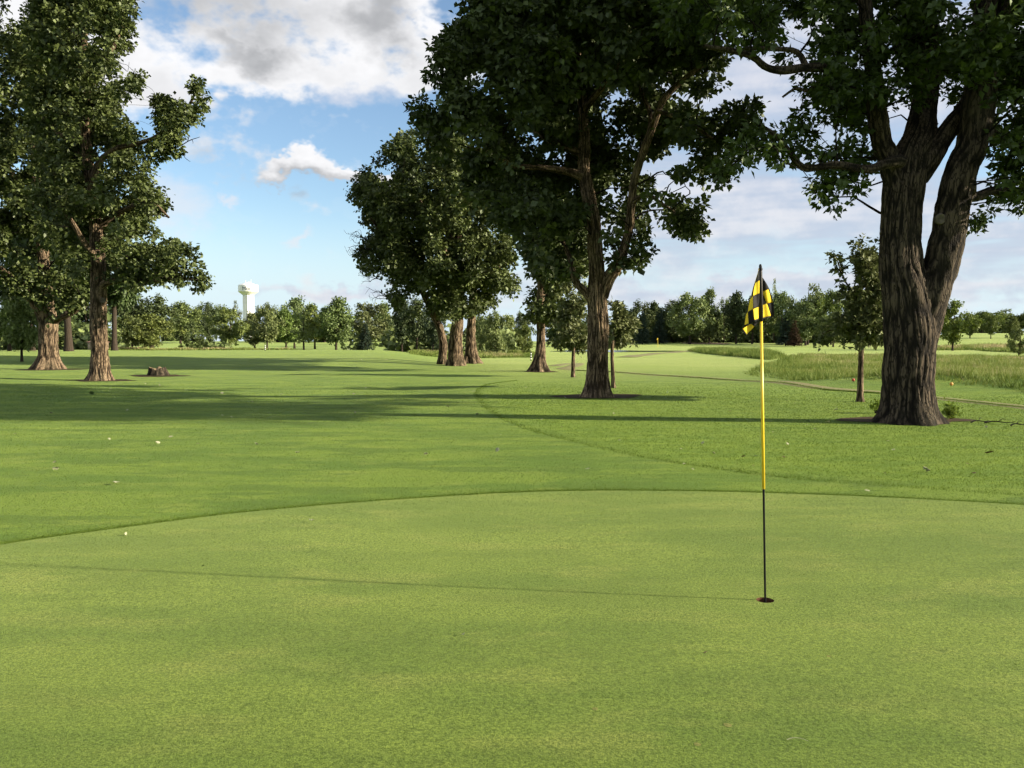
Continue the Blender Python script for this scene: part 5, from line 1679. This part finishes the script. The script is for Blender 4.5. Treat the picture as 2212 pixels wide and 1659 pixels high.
# ------------------------------------------------------------------ water tower
def water_tower():
    d = 880.0
    b = at(538, 738, d)
    root = bpy.data.objects.new('water_tower', None)
    COL.objects.link(root)
    b[2] = T1(b[0], b[1])
    root.location = b
    tag(root, 'white water tower with a fluted shaft above the far trees', 'water tower')
    mw = plain_mat('white_tower_paint', (0.80, 0.78, 0.74), 0.45, 0.4, 0.04, 0.4)
    md = plain_mat('tower_lettering', (0.10, 0.10, 0.12), 0.6, 0.2)
    px = d / F
    zz = lambda Y: at(538, Y, d)[2] - b[2]
    # tank
    V, Fq = lathe([(11.4 * px, zz(637.5)), (20.3 * px, zz(630.8)), (20.8 * px, zz(629.8)), (20.8 * px, zz(617)), (20.2 * px, zz(616)), (9 * px, zz(611.8)), (0.01, zz(610.6))], 64)
    tank = link('tank', mesh_from('tank', V, Fq, mw, True), root)
    tank.data.polygons.foreach_set('use_smooth', np.zeros(len(tank.data.polygons), bool))
    # fluted shaft
    n = 96
    th = np.linspace(0, 2 * np.pi, n, endpoint=False)
    rr = (11.2 + 0.45 * np.sign(np.sin(12 * th)) * np.abs(np.sin(12 * th)) ** 0.5) * px
    zs = np.array([-1.0, zz(637.0)])
    V = np.stack([np.broadcast_to(rr * np.cos(th), (2, n)), np.broadcast_to(rr * np.sin(th), (2, n)), np.broadcast_to(zs[:, None], (2, n))], -1).reshape(-1, 3)
    j = np.arange(n)
    link('shaft', mesh_from('shaft', V, np.stack([j, (j + 1) % n, n + (j + 1) % n, n + j], 1), mw), root)
    # railing and aerials on the roof
    geo = Geo()
    for t in np.linspace(0, 2 * np.pi, 10, endpoint=False):
        c = np.array((5 * px * math.cos(t), 5 * px * math.sin(t), zz(612)))
        geo.add(*tube(np.array([c, c + (0, 0, 1.3)]), 0.08, 5))
    geo.add(*tube(np.stack([5 * px * np.cos(np.linspace(0, 2 * np.pi, 25)), 5 * px * np.sin(np.linspace(0, 2 * np.pi, 25)), np.full(25, zz(612) + 1.3)], -1), 0.06, 5))
    link('roof_railing', geo.mesh('roof_railing', mw), root)
    for X, Y in ((533, 606), (545, 603)):
        c = np.array(((X - 538) * px, -1.0, zz(612)))
        link('aerial', mesh_from('aerial', *tube(np.array([c, c + (0, 0, zz(Y) - zz(612))]), 0.09, 6), mw), root)
    # lettering bent round the tank
    cu = bpy.data.curves.new('lettering', 'FONT')
    cu.body = 'Mon'
    cu.size = 5.6
    cu.extrude = 0.05
    ob = bpy.data.objects.new('lettering_source', cu)
    COL.objects.link(ob)
    bpy.context.view_layer.update()
    me = bpy.data.meshes.new_from_object(ob.evaluated_get(bpy.context.evaluated_depsgraph_get()))
    bpy.data.objects.remove(ob)
    k = len(me.vertices)
    co = np.zeros(k * 3, np.float32)
    me.vertices.foreach_get('co', co)
    co = co.reshape(-1, 3)
    r = 20.8 * px
    aim = math.atan2(-b[1], -b[0])
    ang = aim + (co[:, 0] - 5.4) / r - 0.10
    out = np.stack([(r + 0.12 + co[:, 2]) * np.cos(ang), (r + 0.12 + co[:, 2]) * np.sin(ang), zz(628) + co[:, 1]], -1).astype(np.float32)
    me.vertices.foreach_set('co', out.ravel())
    me.materials.clear()
    me.materials.append(md)
    me.update()
    link('lettering', me, tank)


water_tower()


# ------------------------------------------------------------------ small things
M_LEAF_PALE = plain_mat('fallen_leaf_pale', (0.33, 0.33, 0.20), 0.7, 0.3, 0.3, 30)
M_LEAF_BROWN = plain_mat('fallen_leaf_brown', (0.12, 0.075, 0.04), 0.8, 0.2, 0.4, 30)
M_LEAF_GREEN = plain_mat('fallen_leaf_green', (0.08, 0.12, 0.035), 0.7, 0.3, 0.3, 30)
leaf_meshes = []
for k, mt in enumerate((M_LEAF_PALE, M_LEAF_PALE, M_LEAF_BROWN, M_LEAF_GREEN)):
    gl = np.random.default_rng(50 + k)
    V = LOBED_V.copy() * 0.13
    V[:, 1] -= 0.065
    V[:, 2] = 0.018 + 0.03 * np.sin(V[:, 0] * 40 + k) * (k % 2 + 0.5) + 0.02 * np.abs(V[:, 0]) / 0.05 + gl.normal(0, 0.004, len(V))
    leaf_meshes.append(mesh_from('fallen_leaf', V, LOBED_F, mt))

spots = [(253, 1047, 0, 1.5), (120, 1018, 1, 1.1), (118, 1003, 1, .9), (32, 940, 0, 1.1), (643, 982, 1, 1.0), (1075, 977, 1, 1.3), (675, 1129, 1, .8), (1001, 1376, 0, .45), (1524, 1416, 2, .35), (439, 1227, 3, .35), (271, 1158, 1, .45),
         (2138, 983, 2, 1.6), (2140, 976, 0, .9), (1998, 1020, 1, 1.3), (1912, 1026, 0, .7), (1873, 1064, 0, .8), (1787, 915, 0, 1.6), (1607, 990, 2, 1.2), (1540, 982, 1, .8), (1442, 850, 3, 1.8), (1576, 848, 1, 1.6), (1807, 888, 1, 1.4),
         (1700, 962, 1, .8), (1760, 930, 1, .8), (1930, 975, 1, .7), (2022, 955, 1, .7), (200, 852, 3, 2.2), (480, 852, 1, 1.7), (545, 872, 1, 1.6), (500, 905, 1, 1.2), (340, 960, 1, 1.0), (460, 940, 2, 1.0), (920, 985, 1, 1.0)]
gs = np.random.default_rng(61)
for k in range(110):
    if k < 70:
        spots.append((gs.uniform(20, 1250), 775 + 190 * gs.uniform(0, 1) ** 1.6, int(gs.choice([0, 1, 1, 1, 2])), gs.uniform(0.6, 1.2)))
    else:
        spots.append((gs.uniform(1250, 2200), 845 + 190 * gs.uniform(0, 1) ** 1.4, int(gs.choice([0, 1, 1, 2, 3])), gs.uniform(0.5, 1.0)))
def leaf_place(X, Y):
    if Y > 1064 + 0.00003 * (X - 1300) ** 2:
        return 'on the putting green' + (' near the frame bottom' if Y > 1300 else ' by its far edge' if X > 1300 else ' at the left')
    if X > 1850:
        return 'on the rough in front of the forked oak' if Y > 925 else 'beside the forked oak'
    if X > 1330:
        return 'on the rough between the flagstick and the middle oak' if Y > 880 else 'between the middle oak and the young tree'
    if X > 1000:
        return 'below the middle oak, left of its trunk' if Y < 930 else 'on the apron under the middle oak'
    if X > 420:
        return 'on the middle fairway' if Y < 860 else 'on the apron left of the middle'
    return 'in the shade near the tree stump' if Y < 900 else 'on the apron at the far left'


for k, (X, Y, v, s) in enumerate(spots):
    p = on_ground(X, Y)
    o = link('fallen_leaf', leaf_meshes[v])
    o.location = (p[0], p[1], p[2] + 0.012)
    o.rotation_euler = (gs.normal(0, 0.25), gs.normal(0, 0.25), gs.uniform(0, 6.28))
    o.scale = (s * 0.6, s * 0.6, s * 0.6)
    col = ('pale', 'pale', 'brown', 'green')[v]
    where = leaf_place(X, Y)
    tag(o, '%s fallen leaf %s' % (col, where), 'leaf', '%s fallen leaves %s' % (col, where))
    if k == 0:
        o['label'] = 'largest pale fallen leaf, alone on the apron at the left'
        del o['group']


def striped_stake(X, Y0, Y1, label, dist):
    b = at(X, Y0, dist)
    b[2] = T1(b[0], b[1])
    top = at(X, Y1, dist)[2] - b[2]
    root = bpy.data.objects.new('distance_stake', None)
    COL.objects.link(root)
    root.location = b
    tag(root, label, 'stake', 'striped distance stakes')
    n = 7
    for k in range(n):
        z0, z1 = top * k / n, top * (k + 1) / n
        V, Fq = tube(np.array([(0, 0, z0 - (0.1 if k == 0 else 0)), (0, 0, z0 + 0.001), (0, 0, z1 - 0.001), (0, 0, z1)]), np.array((0.05, 0.055, 0.055, 0.05)), 10)
        link('band', mesh_from('band', V, Fq, M_TOWER_WHITE if k % 2 else M_BLACK, True), root)


M_TOWER_WHITE = plain_mat('white_paint', (0.78, 0.77, 0.72), 0.5, 0.4, 0.05, 5)
striped_stake(573, 759, 744, 'black and white striped stake on the fairway below the tower', 84)
striped_stake(1147, 779, 760, 'black and white striped stake left of the ivy-leafed oak', on_ground(1147, 779)[1])


def tee_marker(X, Y, col, label):
    p = on_ground(X, Y)
    root = bpy.data.objects.new('tee_marker', None)
    COL.objects.link(root)
    root.location = p
    tag(root, label, 'tee marker')
    V, Fq = lathe([(0.001, 0.02), (0.03, 0.025), (0.05, 0.045), (0.057, 0.075), (0.05, 0.105), (0.03, 0.125), (0.001, 0.13)], 16)
    link('ball', mesh_from('ball', V, Fq, col, True), root)
    V, Fq = tube(np.array([(0, 0, -0.1), (0, 0, 0.03)]), 0.015, 8)
    link('spike', mesh_from('spike', V, Fq, M_SLEEVE, True), root)


M_RED = plain_mat('red_marker', (0.45, 0.07, 0.03), 0.5, 0.4)
M_ORANGE = plain_mat('orange_marker', (0.72, 0.34, 0.08), 0.5, 0.4)
tee_marker(1843, 825, M_RED, 'small red tee marker left of the young tree trunk')
tee_marker(2055, 834, M_ORANGE, 'small orange tee marker right of the forked oak')


def far_pin():
    p = at(1421, 741, 190)
    p[2] = T1(p[0], p[1])
    root = bpy.data.objects.new('far_flagstick', None)
    COL.objects.link(root)
    root.location = p
    tag(root, 'tiny distant flagstick before the dark treeline', 'flagstick')
    link('pole', mesh_from('pole', *tube(np.array([(0, 0, 0), (0, 0, 2.2)]), 0.03, 6), M_YELLOW), root)
    V = np.array([(0, 0, 2.15), (-0.25, 0.03, 1.9), (-0.28, 0.05, 1.6), (0, 0, 1.75), (0, 0.02, 2.15), (-0.25, 0.05, 1.9), (-0.28, 0.07, 1.6), (0, 0.02, 1.75)])
    Fq = np.array([(0, 1, 2, 3), (7, 6, 5, 4), (0, 4, 5, 1), (1, 5, 6, 2), (2, 6, 7, 3), (3, 7, 4, 0)])
    link('flag', mesh_from('flag', V, Fq, M_YELLOW), root)


far_pin()


def pump_shed():
    d = 96.0
    p = at(212, 750, d)
    p[2] = T1(p[0], p[1])
    root = bpy.data.objects.new('pump_shed', None)
    COL.objects.link(root)
    root.location = p
    root.rotation_euler = (0, 0, R(-22))
    tag(root, 'low tan shed with a reddish roof between the left oak trunks', 'shed')
    mwall = plain_mat('tan_wall', (0.36, 0.28, 0.20), 0.8, 0.2, 0.1, 3)
    mroof = plain_mat('reddish_roof', (0.30, 0.16, 0.12), 0.7, 0.2, 0.15, 4)
    mdoor = plain_mat('shed_door', (0.20, 0.15, 0.11), 0.7, 0.2, 0.1, 6)
    w2, d2 = 0.85, 0.7
    top = at(212, 739, d)[2] - p[2]

    def box(name, x0, x1, y0, y1, z0, z1, mt, par=root):
        V = np.array([(x, y, z) for z in (z0, z1) for y in (y0, y1) for x in (x0, x1)])
        Fq = np.array([(0, 2, 3, 1), (4, 5, 7, 6), (0, 1, 5, 4), (2, 6, 7, 3), (0, 4, 6, 2), (1, 3, 7, 5)])
        return link(name, mesh_from(name, V, Fq, mt), par)

    box('wall', -w2, w2, -d2, d2, -0.1, top, mwall)
    V = np.array([(-w2 - .15, -d2 - .15, top + 0.003), (w2 + .15, -d2 - .15, top + 0.003), (w2 + .15, d2 + .15, top + 0.003), (-w2 - .15, d2 + .15, top + 0.003), (-w2 * .5, 0, top + .28), (w2 * .5, 0, top + .28)])
    me = bpy.data.meshes.new('roof')
    me.from_pydata(V.tolist(), [], [(0, 1, 5, 4), (2, 3, 4, 5), (1, 2, 5), (3, 0, 4), (3, 2, 1, 0)])
    me.materials.append(mroof)
    link('roof', me, root)
    box('door', -0.3, 0.3, -d2 - 0.03, -d2 - 0.002, 0.0, top - 0.12, mdoor)


pump_shed()

M_MARK = plain_mat('worn_turf', (0.175, 0.180, 0.052), 0.95, 0.1, 0.3, 60)
for X, Y, r_ in ((1286, 1534, 0.014), (1506, 1611, 0.013), (1572, 1569, 0.016), (1790, 1420, 0.012)):
    p = on_ground(X, Y)
    blob_sheet('ball_mark', (p[0], p[1]), r_, r_ * 1.1, M_MARK, 0.0065, X * 0.1, 0.5, 20, rings=2)
p = on_ground(1721, 1603)
q = smooth_path(np.array([(-0.04, 0, 0.010), (-0.015, 0.008, 0.014), (0.015, 0.004, 0.014), (0.042, -0.012, 0.011)]), 10)
o = link('straw_clipping', mesh_from('straw_clipping', *tube(q, np.linspace(0.0016, 0.0009, 10), 5), M_LEAF_PALE, True))
o.location = p
tag(o, 'thin pale straw clipping on the green near the frame bottom', 'straw')

# sticks by the big oak and a leafy sprout at its foot
for k, (X, Y, L, a, lab) in enumerate(((2118, 914, 0.45, 0.2, 'dark fallen stick nearest the forked oak'), (2160, 916, 0.55, -0.3, 'dark fallen stick, middle of three right of the forked oak'), (2200, 921, 0.32, 0.1, 'dark fallen stick farthest right of the forked oak'))):
    p = on_ground(X, Y)
    gk = np.random.default_rng(90 + k)
    q = smooth_path(np.array([(-L / 2, 0, 0.02), (-L / 6, 0.04, 0.05), (L / 5, -0.03, 0.035), (L / 2, 0.03, 0.05)]), 10)
    geo = Geo()
    geo.add(*tube(q, np.linspace(0.016, 0.006, 10), 6))
    geo.add(*tube(smooth_path(np.array([q[4], q[4] + (0.08, 0.07, 0.05), q[4] + (0.16, 0.09, 0.04)]), 5), np.linspace(0.008, 0.004, 5), 5))
    o = link('fallen_stick', geo.mesh('fallen_stick', M_BARK, True, 'bark'))
    o.location = p
    o.rotation_euler = (0, 0, a)
    tag(o, lab, 'stick')


def sprout(X, Y, rad_, n, label, dz=0.0):
    p = on_ground(X, Y)
    gk = np.random.default_rng(int(X))
    root = bpy.data.objects.new('leafy_sprout', None)
    COL.objects.link(root)
    root.location = p
    tag(root, label, 'plant')
    geo = Geo()
    Ps, Ds = [], []
    for q in range(12):
        e = np.array((gk.normal(0, rad_ * 0.6), gk.normal(0, rad_ * 0.35), gk.uniform(0.08, 0.30)))
        geo.add(*tube(smooth_path(np.array([(e[0] * .3, e[1] * .3, -0.02), e * 0.6 + (0, 0, .03), e]), 5), np.linspace(0.006, 0.003, 5), 4))
        m = n // 12
        Ps.append(e + gk.normal(0, 0.05, (m, 3)))
        Ds.append(unit(gk.normal(0, 1, (m, 3)) + np.array((0, 0, 0.3))))
    P, D = np.concatenate(Ps), np.concatenate(Ds)
    P[:, 2] = np.maximum(P[:, 2], 0.02)
    V, Fc = leaf_arrays(P, D, unit(gk.normal(0, .4, P.shape) + np.array((0, 0, 1))), gk.uniform(0.05, 0.10, len(P)), *LEAF)
    link('stem', geo.mesh('stem', M_BARK, True, 'bark'), root)
    link('leaves', mesh_from('leaves', V, Fc, M_BLADE, False, {'tint': np.repeat(gk.uniform(0.4, 1, len(P)), len(LEAF_V))}), root)


sprout(2052, 905, 0.24, 300, 'bright green sprout at the right foot of the forked oak')
sprout(1893, 893, 0.12, 110, 'small green sprout at the left foot of the forked oak')
sprout(1300, 856, 0.14, 110, 'small green weed at the foot of the middle oak')
